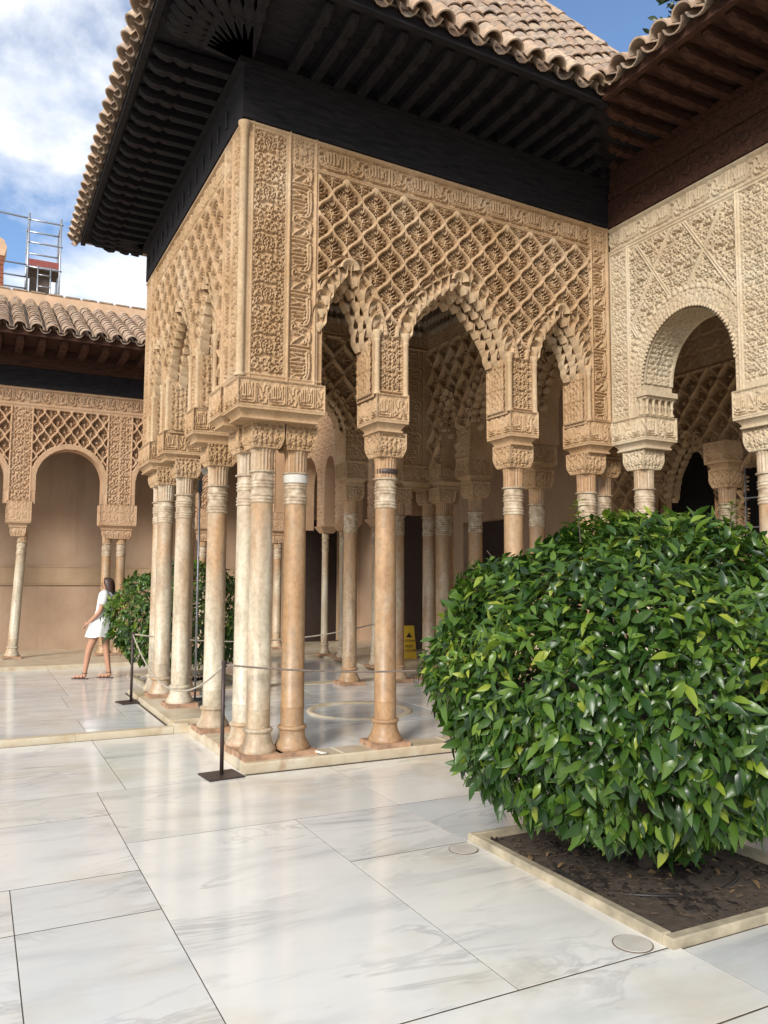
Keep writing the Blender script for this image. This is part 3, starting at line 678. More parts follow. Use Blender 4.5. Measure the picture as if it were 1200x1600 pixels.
SA, SB = .302, .345
def wall_height(archs, u_end, corner_l, corner_r, sebka_l, sebka_r, a=SA, b=SB, ztop=HT, mirror=False):
    zb0, zb1 = ztop-.27, ztop-.045
    def h(U, Z):
        if mirror: U = u_end-U
        D = np.full_like(U, -.004)
        # lattice field
        f = (U > sebka_l) & (U < sebka_r) & (Z < zb0-.03) & (Z > 3.3)
        D = np.where(f, sebka(U-sebka_l+.02, Z-(zb0-.03)+SB/2*0, a, b), D)
        for A in archs:
            D = np.where(f & A.inside(U, Z, .10), -.030, D)
            ring = np.abs(np.abs(U-A.c)-A.half(Z, .125)); D = np.where(f & (Z > A.zs-.02) & (Z < A.za+.125) & (ring < .017) & ~A.inside(U, Z, .10), .014, D)
        # piers below the springing: fine foliage panels with fillets
        for k in range(len(archs)-1):
            l, r = archs[k].r, archs[k+1].l; m = (U > l) & (U < r) & (Z < 3.90)
            arc = sample(T_FINE, .20, .24, U-(l+r)/2+.1, Z); inner = (U > l+.055) & (U < r-.055)
            D = np.where(m, np.where(inner, -.045+.036*arc, -.012), D)
        # top inscription band
        m = (Z > zb0) & (Z < zb1) & (U > sebka_l) & (U < sebka_r)
        D = np.where(m, -.031+.032*sample(T_WRITE, WR_W, WR_H, U-sebka_l, (Z-zb0-.008)/(zb1-zb0-.016)*WR_H*.999), D)
        D = np.maximum(D, np.where((U > sebka_l-.03) & (U < sebka_r+.03), np.maximum(.010*band(Z, zb0-.008, .010), .012*band(Z, zb0-.030, .008))-.004, -1))
        D = np.maximum(D, .016*band(Z, ztop-.022, .020)-.004)
        # vertical inscription columns
        for (l, r) in corner_l[1:2]+corner_r[1:2]:
            m = (U > l) & (U < r) & (Z > 3.36) & (Z < zb0-.02); w = r-l
            D = np.where(m, -.031+.032*sample(T_WRITE_V, .50, .215, Z-3.36, (r-U)/w*.2149), D)
            m = (U > l) & (U < r) & (Z >= zb0) & (Z < zb1); rr = np.hypot(U-(l+r)/2, Z-(zb0+zb1)/2)
            D = np.where(m, np.where(rr < .035, .012, -.014+.014*sample(T_FINE, .20, .24, U-(l+r)/2+.1, Z-zb0)), D)
            for e in (l-.018, r+.016): D = np.maximum(D, .012*band(U, e, .013)-.004)
        # broad foliage panels
        for (l, r) in corner_l[:1]+corner_r[:1]:
            m = (U > l+.02) & (U < r-.02) & (Z > 3.38) & (Z < ztop-.06)
            D = np.where(m, -.027+.027*sample(T_ARAB, .32, .46, (U-(l+r)/2)+.16, Z-3.4), D)
            D = np.maximum(D, .008*band(U, l+.006, .009)-.004); D = np.maximum(D, .010*band(Z, 3.365, .010)-.004)
        return D
    return h
def holes(archs):
    def f(U, Z):
        m = np.zeros_like(U, bool)
        for A in archs: m |= A.inside(U, Z) & (Z < A.za) | ((np.abs(U-A.c) < A.hw) & (Z < A.zs))
        return m
    return f
def solid_back(archs, u0, u1, z0, z1, place, d, m, parent, hidden_side):
    pass
# front wall
W_F = empty('carved_wall', (0, 0, 0), PAV); W_F['label'] = 'carved wall with three scalloped arches facing the court'
hF = wall_height(A_FRONT, 4.07, [(-.03, .30), (.335, .555)], [(9, 9.1), (3.835, 4.03)], .60, 3.79)
xfF = lambda U, D, Z: (U, -D, settle(U, Z))
panel('relief_face', XL+.02, XE, 3.32, HT, .0056, hF, holes(A_FRONT), xfF, 'stucco', W_F)
plF = lambda u, d, z: (u, d, fsettle(u, z))
for A in A_FRONT:
    reveal(A, plF, 3.30, .38, 'stucco', W_F); arch_cells(A, plF, W_F)
hInt = lambda U, Z: np.where(Z > 3.3, sebka(U, Z, .36, .42), -.02)
panel('inner_face', XL+.3, XE, 3.32, 5.9, .03, lambda U, Z: 0*U, holes(A_FRONT), lambda U, D, Z: (U, .38+D, settle(U, Z)), 'stucco', W_F, True)
# left wall
W_L = empty('carved_wall', (0, 0, 0), PAV); W_L['label'] = 'carved wall with scalloped arches along the side with the tall rope post'
hL = wall_height(A_LEFT, 4.45, [(.03, .30), (.335, .555)], [(4.13, 4.42), (3.86, 4.08)], .60, 3.82)
panel('relief_face', .02, YB, 3.32, HT, .0092, hL, holes(A_LEFT), lambda U, D, Z: (XL-D, U, settle(XL+0*U, Z)), 'stucco', W_L, True)
plL = lambda u, d, z: (XL+d, u, fsettle(XL, z))
for A in A_LEFT:
    reveal(A, plL, 3.30, .38, 'stucco', W_L); arch_cells(A, plL, W_L, rot=-math.pi/2)
panel('inner_face', .3, YB, 3.32, 5.9, .03, lambda U, Z: 0*U, holes(A_LEFT), lambda U, D, Z: (XL+.40+D, U, Z), 'stucco', W_L)
# back wall: inner face is what shows through the arches
A_BACK = [Arch(.66, 1.18, 3.80, 4.30), Arch(1.53, 2.68, 3.80, 4.40), Arch(3.05, 3.62, 3.80, 4.30)]
W_B = empty('carved_wall', (0, 0, 0), PAV); W_B['label'] = 'shaded rear wall of the pavilion seen through the arches'
def hB(U, Z):
    D = np.where((U < 3.62) & (Z < 5.12), sebka(U, Z, .33, .46, .08, .09, .05), -.01)
    m = (U >= 3.66) & (U < 4.0); D = np.where(m, -.016+.016*sample(T_WRITE_V, .50, .215, Z-3.36, (4.0-U)/.34*.2149), D)
    m = (Z >= 5.16) & (Z < 5.34); D = np.where(m, -.014+.016*sample(T_WRITE, WR_W, WR_H, U, (Z-5.16)/.18*WR_H*.999), D)
    D = np.maximum(D, .03*band(Z, 5.14, .018)-.01); D = np.maximum(D, .02*band(U, 3.64, .014)-.01)
    for k in range(2):
        l, r = A_BACK[k].r, A_BACK[k+1].l; m = (U > l) & (U < r) & (Z < 3.80); D = np.where(m, -.03+.02*sample(T_ARAB2, .30, .40, U, Z), D)
    return D
panel('relief_face', .3, 4.30, 3.32, 5.9, .0125, hB, holes(A_BACK), lambda U, D, Z: (U, 3.97-D, Z), 'stucco', W_B)
panel('outer_face', -.1, 4.30, 3.32, 5.9, .03, lambda U, Z: 0*U, holes(A_BACK), lambda U, D, Z: (U, 4.38+D, Z), 'stucco', W_B, True)
plB = lambda u, d, z: (u, 3.97+d, z)
for A in A_BACK: reveal(A, plB, 3.30, .41, 'stucco', W_B); arch_cells(A, plB, W_B, rows=2, grey_back=False)
# side towards the gallery
A_EAST = [Arch(.58, 1.36, 3.80, 4.34), Arch(1.76, 2.78, 3.80, 4.40), Arch(3.17, 3.56, 3.80, 4.28)]
W_E = empty('carved_wall', (0, 0, 0), PAV); W_E['label'] = 'inner lattice wall of the pavilion towards the gallery'
def hE(U, Z):
    D = np.where(Z < 5.12, sebka(U, Z, .33, .46, .08, .09, .05), -.01)
    m = (Z >= 5.16) & (Z < 5.34); D = np.where(m, -.014+.016*sample(T_WRITE, WR_W, WR_H, U, (Z-5.16)/.18*WR_H*.999), D)
    D = np.maximum(D, .03*band(Z, 5.14, .018)-.01)
    for k in range(2):
        l, r = A_EAST[k].r, A_EAST[k+1].l; m = (U > l) & (U < r) & (Z < 3.80); D = np.where(m, -.03+.02*sample(T_ARAB2, .30, .40, U, Z), D)
    return D
panel('relief_face', .2, 4.0, 3.32, 5.9, .0125, hE, holes(A_EAST), lambda U, D, Z: (4.06-D, U, Z), 'stucco', W_E, True)
panel('outer_face', .2, 4.38, 3.32, 5.9, .03, lambda U, Z: 0*U, holes(A_EAST), lambda U, D, Z: (4.46+D, U, Z), 'stucco', W_E)
plE = lambda u, d, z: (4.06+d, u, z)
for A in A_EAST: reveal(A, plE, 3.30, .40, 'stucco', W_E); arch_cells(A, plE, W_E, rows=2, rot=-math.pi/2)
# muqarnas frieze inside, below the ceiling
W_M = empty('inner_frieze', (0, 0, 0), PAV)
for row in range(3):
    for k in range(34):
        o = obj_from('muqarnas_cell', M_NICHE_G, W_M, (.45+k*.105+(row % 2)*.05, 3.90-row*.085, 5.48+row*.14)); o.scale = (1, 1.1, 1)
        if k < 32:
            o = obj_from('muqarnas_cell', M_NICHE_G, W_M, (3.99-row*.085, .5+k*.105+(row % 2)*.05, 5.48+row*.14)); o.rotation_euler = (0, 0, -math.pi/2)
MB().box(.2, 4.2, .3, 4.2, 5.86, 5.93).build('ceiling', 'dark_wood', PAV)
# engaged colonnettes
def colonnette(parent, x, y, z0, z1, r, m='stucco_smooth', ang=0):
    h = z1-z0; prof = [(r*1.35, 0), (r*1.35, .018), (r*1.0, .03), (r, .06), (r*.96, h-.11), (r*1.15, h-.10), (r*1.15, h-.085), (r, h-.08), (r*1.2, h-.05), (r*1.55, h-.02), (r*1.55, h)]
    return obj_from('colonnette', sharp(MB().lathe(prof, 14, (0, 0, 0)).mesh('colonnette', m), 40), parent, (x, y, fsettle(x, z0)))
colonnette(W_F, XL+.012, .012, 3.335, 5.60, .036)
for A, B in zip(A_FRONT[:-1], A_FRONT[1:]):
    colonnette(W_F, A.r+.028, .0, 3.325, 3.93, .027); colonnette(W_F, B.l-.028, .0, 3.325, 3.93, .027)
    colonnette(W_F, A.r+.028, .36, 3.325, 3.93, .027)
colonnette(W_F, A_FRONT[2].r+.03, .0, 3.325, 3.93, .024)
for A, B in zip(A_LEFT[:-1], A_LEFT[1:]):
    colonnette(W_L, XL, A.r+.028, 3.325, 3.93, .027); colonnette(W_L, XL, B.l-.028, 3.325, 3.93, .027); colonnette(W_L, XL+.36, B.l-.028, 3.325, 3.93, .027)
colonnette(W_L, XL, A_LEFT[2].r+.03, 3.325, 3.9, .027); colonnette(W_L, XL, A_LEFT[0].l-.03, 3.325, 3.9, .022)
# carved jambs of the piers (side faces)
hJ = lambda U, Z: .002+.020*sample(T_FINE, .20, .24, U, Z)
for A in A_FRONT:
    for u, fl in ((A.r, False), (A.l, True)):
        s = 1 if fl else -1
        panel('pier_jamb', .035, .345, 3.33, 3.86, .010, hJ, None, lambda U, D, Z, u=u, s=s: (u+.004*s+D*s, U, settle(u+0*U, Z)), 'stucco', W_F, not fl if False else (s < 0))
for A in A_LEFT:
    for u, s in ((A.r, -1), (A.l, 1)):
        panel('pier_jamb', XL+.035, XL+.345, 3.33, 3.86, .012, hJ, None, lambda U, D, Z, u=u, s=s: (U, u+.004*s+D*s, Z), 'stucco', W_L, s > 0)
# bosses under the top band where lattice ribs meet
def boss_mesh():
    return MB().lathe([(.004, .0)]+[(.046*math.sin(t), .0+.040*(1-math.cos(t))) for t in np.linspace(.2, 2.2, 7)]+[(.036, .07)], 12).mesh('boss', 'stucco_smooth', True)
M_BOSS = boss_mesh()
for k in range(11):
    u = .60-.02+SA*k+.0
    if .61 < u < 3.78:
        o = obj_from('boss', M_BOSS, W_F, (u, -.022, fsettle(u, HT-.27-.065))); o.rotation_euler = (-math.pi/2, 0, 0)
    v = .60-.02+SA*k
    if .61 < v < 3.8: o = obj_from('boss', M_BOSS, W_L, (XL-.022, v, HT-.335)); o.rotation_euler = (0, math.pi/2, 0)

# ---- wooden frieze, rafters, eaves
EV = empty('eaves', (0, 0, 0), PAV)
EO, EOL = 1.0, .80; ZF0, ZF1 = HT, 6.20
def S(mb): return mb.warp(lambda x, y, z: (x, y, fsettle(x, z)))
def long_box(x0, x1, y0, y1, z0, z1, n=6):
    mb = MB(); X = np.linspace(x0, x1, n+1)
    vs = []
    for x in X: vs += [(x,y0,z0),(x,y1,z0),(x,y1,z1),(x,y0,z1)]
    fs = [(4*i+k, 4*i+4+k, 4*i+4+(k+1) % 4, 4*i+(k+1) % 4) for i in range(n) for k in range(4)]+[(0,1,2,3), (4*n+3,4*n+2,4*n+1,4*n)]
    return S(mb.add(vs, fs))
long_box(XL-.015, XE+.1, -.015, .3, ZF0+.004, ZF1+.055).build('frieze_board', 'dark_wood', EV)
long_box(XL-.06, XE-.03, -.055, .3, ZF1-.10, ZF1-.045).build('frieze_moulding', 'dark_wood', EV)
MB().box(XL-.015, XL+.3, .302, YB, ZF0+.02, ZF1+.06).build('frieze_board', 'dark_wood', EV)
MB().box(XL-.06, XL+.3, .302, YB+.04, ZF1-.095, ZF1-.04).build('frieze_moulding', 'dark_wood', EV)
for k in range(14): MB().box(XL-.03, XL-.012, .45+k*.29, .50+k*.29, ZF0+.14, ZF0+.30).build('slot_shade', 'dark_void', EV)  # raised dark blocks; their colour stands for shade inside the slots
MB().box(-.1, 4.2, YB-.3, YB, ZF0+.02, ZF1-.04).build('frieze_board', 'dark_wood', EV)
def rafter_mesh(L, m):
    """carved rafter end: waisted beam with a stepped nose, running along +x from the wall"""
    mb = MB(); w = .043; prof = [(0, -.10, w), (L*.52, -.10, w), (L*.56, -.085, w*.8), (L*.62, -.11, w*1.12), (L*.70, -.10, w*1.05), (L*.76, -.082, w*.75), (L*.82, -.10, w*1.08), (L*.93, -.085, w), (L, -.04, w*.8)]
    vs = []
    for x, zb, ww in prof: vs += [(x, -ww, zb), (x, ww, zb), (x, ww, .0), (x, -ww, .0)]
    n = len(prof)
    fs = [(4*i+k, 4*i+(k+1) % 4, 4*i+4+(k+1) % 4, 4*i+4+k) for i in range(n-1) for k in range(4)]+[(3,2,1,0), tuple(4*(n-1)+k for k in range(4))]
    return sharp(mb.add(vs, fs).mesh('rafter', m), 40)
M_RAF, M_RAF_B = rafter_mesh(EO-.06, 'dark_wood'), rafter_mesh(EO-.06, 'brown_wood')
ZR = ZF1+.06
for k in range(17):
    x = .30+.228*k
    if x < 3.95:
        o = obj_from('rafter', M_RAF, EV, (x, .02, fsettle(x, ZR)), (0, 0, -math.pi/2)); o.scale = (min(1, max(.12, (4.0-x)/.94)), 1, 1)
for k in range(19):
    y = .30+.228*k; obj_from('rafter', M_RAF, EV, (XL+.02, y, ZR), (0, 0, math.pi), (EOL/EO, 1, 1))
for k in range(1, 11):       # fanned rafters round the corner
    a = math.pi+k/11*math.pi/2; l = min(EOL/abs(math.cos(a)), EO/abs(math.sin(a)))-.02
    o = obj_from('rafter', M_RAF, EV, (XL+.03, .03, ZR+.005), (0, 0, a)); o.scale = (min(l, 1.38), 1, 1)
for k in range(1, 6):
    a = math.pi-k/6*math.pi/2; l = min(EOL/abs(math.cos(a)), .60/abs(math.sin(a)))-.02
    o = obj_from('rafter', M_RAF, EV, (XL+.03, YB-.03, ZR), (0, 0, a)); o.scale = (min(l, 1.38), 1, 1)
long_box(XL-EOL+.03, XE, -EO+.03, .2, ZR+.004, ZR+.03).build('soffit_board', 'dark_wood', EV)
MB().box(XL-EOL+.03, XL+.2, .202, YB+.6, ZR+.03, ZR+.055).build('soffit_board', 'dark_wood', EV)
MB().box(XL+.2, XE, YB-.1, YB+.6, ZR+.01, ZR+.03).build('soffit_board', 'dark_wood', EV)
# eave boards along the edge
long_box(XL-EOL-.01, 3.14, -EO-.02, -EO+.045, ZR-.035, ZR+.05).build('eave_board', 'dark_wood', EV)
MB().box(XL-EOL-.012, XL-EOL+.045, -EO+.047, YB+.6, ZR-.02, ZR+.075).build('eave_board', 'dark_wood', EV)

# ---- tiled roof
RF = empty('roof', (0, 0, 0), PAV)
SL = math.tan(R_(53)); ZE = ZR+.09
APX = Vector((2.0, 2.2, ZE+3.22*SL))
def rz(x, z): return z-np.clip(x, -1.2, 4.5)*.03
c4 = [(XL-EOL-.02, -EO-.02), (4.55, -EO-.02), (4.55, 5.3), (XL-EOL-.02, 5.3)]
rv = [(x, y, float(rz(x, ZE))) for x, y in c4]+[tuple(APX)]
MB().add(rv, [(0,1,4),(1,2,4),(2,3,4),(3,0,4),(3,2,1,0)]).build('roof_bed', 'roof_tile', RF)
def barrel(L, r0, r1, th=.012, seg=8, m='roof_tile', name='roof_tile'):
    """half-round tile: wide end at x = 0 (down-slope), narrow end at x = L"""
    vs, fs = [], []
    for x, r in ((0, r0), (L, r1)):
        for rr in (r, r-th):
            for k in range(seg+1): a = math.pi*k/seg; vs.append((x, rr*math.cos(a), rr*math.sin(a)))
    n = seg+1
    for k in range(seg):
        fs += [(k, k+1, 2*n+k+1, 2*n+k), (n+k+1, n+k, 3*n+k, 3*n+k+1), (k+1, k, n+k, n+k+1)]
    return sharp(MB().add(vs, fs).mesh(name, m), 50)
M_T, M_TE, M_TC = barrel(.40, .094, .076), barrel(.44, .096, .080, .014, 10, 'eave_tile'), barrel(.40, .09, .075, .012, 6)
def roof_frame(y_dir):   # local x up-slope
    return None
tiles = 0; rest = MB()
pitch, row_l = .232, .215
nrm = Vector((0, -SL, 1)).normalized(); up_f = Vector((0, 1, SL)).normalized()
def hip_x(y): t = (y+EO+.02)/3.22; return 4.55+(2.0-4.55)*t
def hip_xl(y): t = (y+EO+.02)/3.22; return (XL-EOL-.02)+(2.0-(XL-EOL-.02))*t
rotF = Matrix((up_f, Vector((-1, 0, 0)), nrm)).transposed().to_euler()
for c in range(25):
    x = XL-EOL+.10+c*pitch
    for r in range(0, 16):
        s = r*row_l-.10; y = -EO-.02+s*up_f.y; z = ZE+s*up_f.z
        if x > hip_x(y)-.05 or x < hip_xl(y)+.05: continue
        if x > 3.0 and z-.03*x < 6.30+(x-3.07)*.466: continue
        p = Vector((x+random.uniform(-.012, .012), y, float(rz(x, z))))+nrm*(.045+random.uniform(-.008, .008))
        vis = x > .2 and r < 12
        if not vis and r > 1:
            M4 = Matrix.Translation(p) @ rotF.to_matrix().to_4x4(); rest.add([M4 @ v.co for v in M_T.vertices], [tuple(q.vertices) for q in M_T.polygons]); continue
        o = obj_from('roof_tile', M_TE if r == 0 else M_T, RF, p, rotF)
        o.rotation_euler.rotate_axis('Z', random.uniform(-.05, .05)); o.rotation_euler.rotate_axis('Y', random.uniform(.02, .07)); tiles += 1
        if r < 2:   # channel tile between the covers, hollow side up
            p2 = Vector((x+pitch/2, y+.01, float(rz(x, z))))+nrm*.065
            o = obj_from('roof_tile', M_TC, RF, p2, rotF); o.rotation_euler.rotate_axis('X', math.pi); tiles += 1
o = rest.build('upper_tiles', 'roof_tile', RF); o['kind'] = 'stuff'
# left slope: the eave course shows edge-on
nrl = Vector((-SL, 0, 1)).normalized(); up_l = Vector((1, 0, SL)).normalized()
rotL = Matrix((up_l, Vector((0, 1, 0)).cross(Vector((0, 0, 1))) if False else Vector((0, 1, 0)), nrl)).transposed()
rotL = Matrix((up_l, nrl.cross(up_l), nrl)).transposed().to_euler()
for c in range(27):
    y = -EO+.06+c*pitch
    for r in range(1):
        s = r*row_l-.10; x = XL-EOL-.02+s*up_l.x; z = ZE+s*up_l.z
        o = obj_from('roof_tile', M_TE if r == 0 else M_T, RF, Vector((x, y, float(rz(x, z))))+nrl*.045, rotL); o.rotation_euler.rotate_axis('Z', random.uniform(-.05, .05))
        if r == 0:
            o = obj_from('roof_tile', M_TC, RF, Vector((x+.01, y+pitch/2, float(rz(x, z))))+nrl*.065, rotL); o.rotation_euler.rotate_axis('X', math.pi)
# hip ridge tiles bedded in mortar
h0 = Vector((4.55, -EO-.02, float(rz(4.55, ZE)))); hd = (APX-h0); hl = hd.length; hd.normalize()
hn = (Vector((0, -SL, 1)).normalized()+Vector((SL, 0, 1)).normalized()).normalized(); hs = hn.cross(hd).normalized(); hn = hd.cross(hs)
rotH = Matrix((hd, hs, hn)).transposed().to_euler()
for k in range(12):
    o = obj_from('ridge_tile', M_TE, RF, h0+hd*(.33*k)+hn*.02, rotH); o.scale = (.9, 1.1, 1.1)

# ================================================================== GALLERY ON THE RIGHT (runs along the court)
GAL = empty('arcade_gallery', (4.2, -1, 0)); GAL.location = (0, 0, 0)
tag(GAL, 'pale carved gallery wall with a round arch and white columns joining the pavilion', 'gallery')
GT = 5.50
A_G = [Arch(.60, 1.60, 3.74, 4.29)]
class RArch(Arch):
    def half(s, z, g=0.0):
        r = s.hw+g; return np.where(z <= s.zs, r, r*np.sqrt(np.clip(1-((z-s.zs)/(s.za-s.zs+g))**2, 0, 1)))
A_G = [RArch(.46, 1.60, 3.66, 4.30), RArch(2.12, 3.12, 3.66, 4.30)]
W_G = empty('carved_wall', (0, 0, 0), GAL)
def hG(U, Z):
    D = np.full_like(U, -.004)
    m = (U > .30) & (U < 1.63) & (Z > 3.45) & (Z < 5.16)
    p = (U-.96)/.64+(Z-4.3)/1.0; q = (U-.96)/.64-(Z-4.3)/1.0
    d = np.minimum(np.abs(p-np.round(p)), np.abs(q-np.round(q)))
    rib = np.where(d < .010, -.008, np.where(d < .036, .008, np.where(d < .048, -.02, np.nan)))
    fol = -.036+.036*sample(T_ARAB2, .25, .33, U-.96+.125, Z)
    D = np.where(m, np.where(np.isnan(rib), fol, rib), D)
    A = A_G[0]; rad = A.inside(U, Z, .21) & ~A.inside(U, Z, .0)
    ang = np.arctan2(Z-A.zs, U-A.c); dist = np.hypot(U-A.c, np.maximum(Z-A.zs, 0)*A.hw/(A.za-A.zs))-A.hw
    arcv = np.where(dist < .15, -.012+.012*sample(T_FINE, .20, .24, ang*.7, dist*1.4), .004+.008*np.sin(ang*70))
    D = np.where(m & rad, arcv, D)
    for (l, r) in ((.03, .235),):
        mm = (U > l) & (U < r) & (Z > 3.36) & (Z < 5.2); D = np.where(mm, -.020+.020*sample(T_ARAB2, .30*.68, .40*.7, U-l+.02, Z), D)
    mm = (U > 1.69) & (Z > 3.40) & (Z < 5.2); D = np.where(mm, -.022+.022*sample(T_ARAB2, .21, .28, U-1.69+.02, Z), D)
    mm = (Z > 5.245) & (Z < 5.455); D = np.where(mm, -.020+.021*sample(T_WRITE, WR_W, WR_H, 2*WR_W-U*1.0 if False else -U, (Z-5.25)/.205*WR_H*.999), D)
    for z0, w in ((5.225, .012), (5.48, .02), (5.19, .008)): D = np.maximum(D, .014*band(Z, z0, w)-.004)
    for u0, w in ((.265, .014), (.292, .008), (1.645, .014), (1.672, .008)): D = np.maximum(D, np.where(Z < 5.21, .014*band(U, u0, w)-.004, -1))
    return D
# the writing runs left to right as seen from the court (v decreases to the left), so mirror u for the band
panel('relief_face', -.0, 3.4, 3.30, GT, .0062, hG, holes(A_G), lambda U, D, Z: (XE-D, -U, Z), 'stucco_pale', W_G)
panel('inner_face', -.0, 3.4, 3.30, 5.9, .03, lambda U, Z: 0*U, holes(A_G), lambda U, D, Z: (XE+.42+D, -U, Z), 'stucco_pale', W_G, True)
plG = lambda u, d, z: (XE+d, -u, z)
for A in A_G: reveal(A, plG, 3.30, .42, 'stucco_pale', W_G, -.0)
# carved archivolt edge: small beads along both arrises of the arch
bead = MB().lathe([(.003, -.014), (.012, -.009), (.015, 0), (.012, .009), (.003, .014)], 8).mesh('bead', 'stucco_pale', True)
A = A_G[0]
for k in range(49):
    t = math.pi*k/48
    for dd in (-.006, .415):
        obj_from('bead', bead, W_G, plG(A.c+A.hw*math.cos(t)*1.0, dd, A.zs+(A.za-A.zs)*math.sin(t)), (0, math.pi/2, 0))
# carved soffit under the arch: relief following the curve through the wall
def soffit_relief(A, place, d0, d1, m, parent):
    nt, nd = 220, 44; t = np.linspace(0, math.pi, nt); d = np.linspace(d0, d1, nd); T, Dp = np.meshgrid(t, d)
    h = .016*sample(T_FINE, .20, .24, T*A.hw, Dp-d0); e = np.minimum(Dp-d0, d1-Dp); h = np.where(e < .03, .018, h)
    rr = 1-(.004+h)/A.hw; U = A.c+A.hw*rr*np.cos(T); Z = A.zs+(A.za-A.zs)*rr*np.sin(T)
    V = np.stack([XE+Dp, -U, Z], -1).reshape(-1, 3); i = np.arange(nd-1)[:, None]*nt+np.arange(nt-1)[None]
    obj_from('soffit_relief', smooth_grid(V, np.stack([i, i+1, i+nt+1, i+nt], -1).reshape(-1, 4), 'soffit_relief', m), parent)
soffit_relief(A_G[0], plG, .0, .415, 'stucco_pale', W_G)
# bracket with little balusters in the left springing
br = empty('arch_bracket', (0, 0, 0), GAL)
MB().box(XE-.03, XE+.41, -.545, -.40, 3.52, 3.575).build('cap_slab', 'stucco_pale', br)
MB().box(XE-.012, XE+.41, -.512, -.40, 3.495, 3.52).build('cap_moulding', 'stucco_pale', br)
MB().box(XE+.02, XE+.40, -.462, -.40, 3.30, 3.495).build('core', 'stucco_pale', br)
bal = sharp(MB().lathe([(.024,0),(.024,.02),(.013,.03),(.012,.07),(.022,.09),(.013,.11),(.018,.14),(.027,.165)], 10).mesh('baluster', 'stucco_pale'), 40)
for k in range(5): obj_from('baluster', bal, br, (XE+.03+.088*k, -.485, 3.33))
for k in range(1): obj_from('baluster', bal, br, (XE+.0, -.43, 3.33))
gi = empty('impost_course', (0, 0, 0), GAL)
impost(gi, XE-.035, XE+.42, -.52, -.02, 2.985, 'stucco_pale', .235)
impost(gi, XE-.035, XE+.42, -2.22, -1.575, 2.985, 'stucco_pale', .25)
column(GAL, 4.25, -.27, stain=-.14, m_cap=M_CAP_P, z=.10); column(GAL, 4.27, -1.76, stain=-.16, m_cap=M_CAP_P, z=.10); column(GAL, 4.27, -2.10, stain=-.12, m_cap=M_CAP_P, z=.10)
for dx_ in (4.27,): pass
MB().bbox(4.05, 12, -9, 12, -.05, .098, .01).build('gallery_floor', 'plinth_marble', GAL)
# frieze, rafters and eave
GE = empty('eaves', (0, 0, 0), GAL)
MB().box(XE-.02, XE+.4, -9, -.02, GT+.003, 5.80).build('frieze_board', 'brown_wood', GE)
MB().box(XE-.05, XE+.4, -9, -.06, 5.802, 5.86).build('frieze_moulding', 'brown_wood', GE)
MB().box(XE-.03, XE+.4, -9, -.06, 5.862, 6.06).build('frieze_board', 'brown_wood', GE)
MB().box(XE-.07, XE+.4, -9, -.10, 6.062, 6.12).build('frieze_moulding', 'brown_wood', GE)
stud = sharp(MB().lathe([(.05, 0), (.05, .012), (.03, .03), (.012, .034)], 12).mesh('carved_stud', 'brown_wood'), 40)
for k in range(14): obj_from('carved_stud', stud, GE, (XE-.02, -.25-.22*k, 5.66), (0, -math.pi/2, 0))
for k in range(14):
    o = obj_from('rafter', M_RAF_B, GE, (XE+.02, -.22-.24*k, 6.19), (0, 0, math.pi)); o.scale = (min(1, (.12+.24*k+.05)/.94), 1, 1)
MB().box(XE-EO+.03, XE+.3, -9, -.06, 6.195, 6.225).build('soffit_board', 'brown_wood', GE)
MB().box(XE-EO-.02, XE-EO+.04, -9, -EO-.03, 6.15, 6.232).build('eave_board', 'brown_wood', GE)
GR = empty('roof', (0, 0, 0), GAL)
MB().add([(XE-EO-.02,-9,6.235),(XE-EO-.02,-EO,6.235),(8.6,-EO,8.35),(8.6,-9,8.35)], [(3,2,1,0)]).build('roof_bed', 'roof_tile', GR)
sg = math.tan(R_(25)); nrg = Vector((-sg, 0, 1)).normalized(); upg = Vector((1, 0, sg)).normalized(); rotG = Matrix((upg, nrg.cross(upg), nrg)).transposed().to_euler()
for c in range(18):
    y = -EO-.12-c*.245
    for r in range(3):
        s = r*.3-.10; p = Vector((XE-EO-.02+s*upg.x, y, 6.24+s*upg.z))
        o = obj_from('roof_tile', M_TE, GR, p+nrg*.055, rotG); o.rotation_euler.rotate_axis('Z', random.uniform(-.06, .06)); o.scale = (1, 1.12, 1.12)
        if r == 0:
            o = obj_from('roof_tile', M_TC, GR, p+nrg*.075+Vector((.02, -.1225, 0)), rotG); o.rotation_euler.rotate_axis('X', math.pi); o.scale = (1, 1.2, 1)
# mortar in the valley between the two roofs
mv = MB()
for k in range(7):
    mv.add([(XE-EO-.02+.14*k-.05+q*.1, -EO-.02+.14*k+.02*(q-.5), 6.29+.1*k+.03*math.sin(k*2+q)) for q in (0, 1)]+[(XE-EO+.14*(k+1)-.07+q*.1, -EO-.02+.14*(k+1), 6.29+.1*(k+1)) for q in (0, 1)], [(0, 1, 3, 2)])
mv.build('valley_mortar', 'plinth_marble', GR)
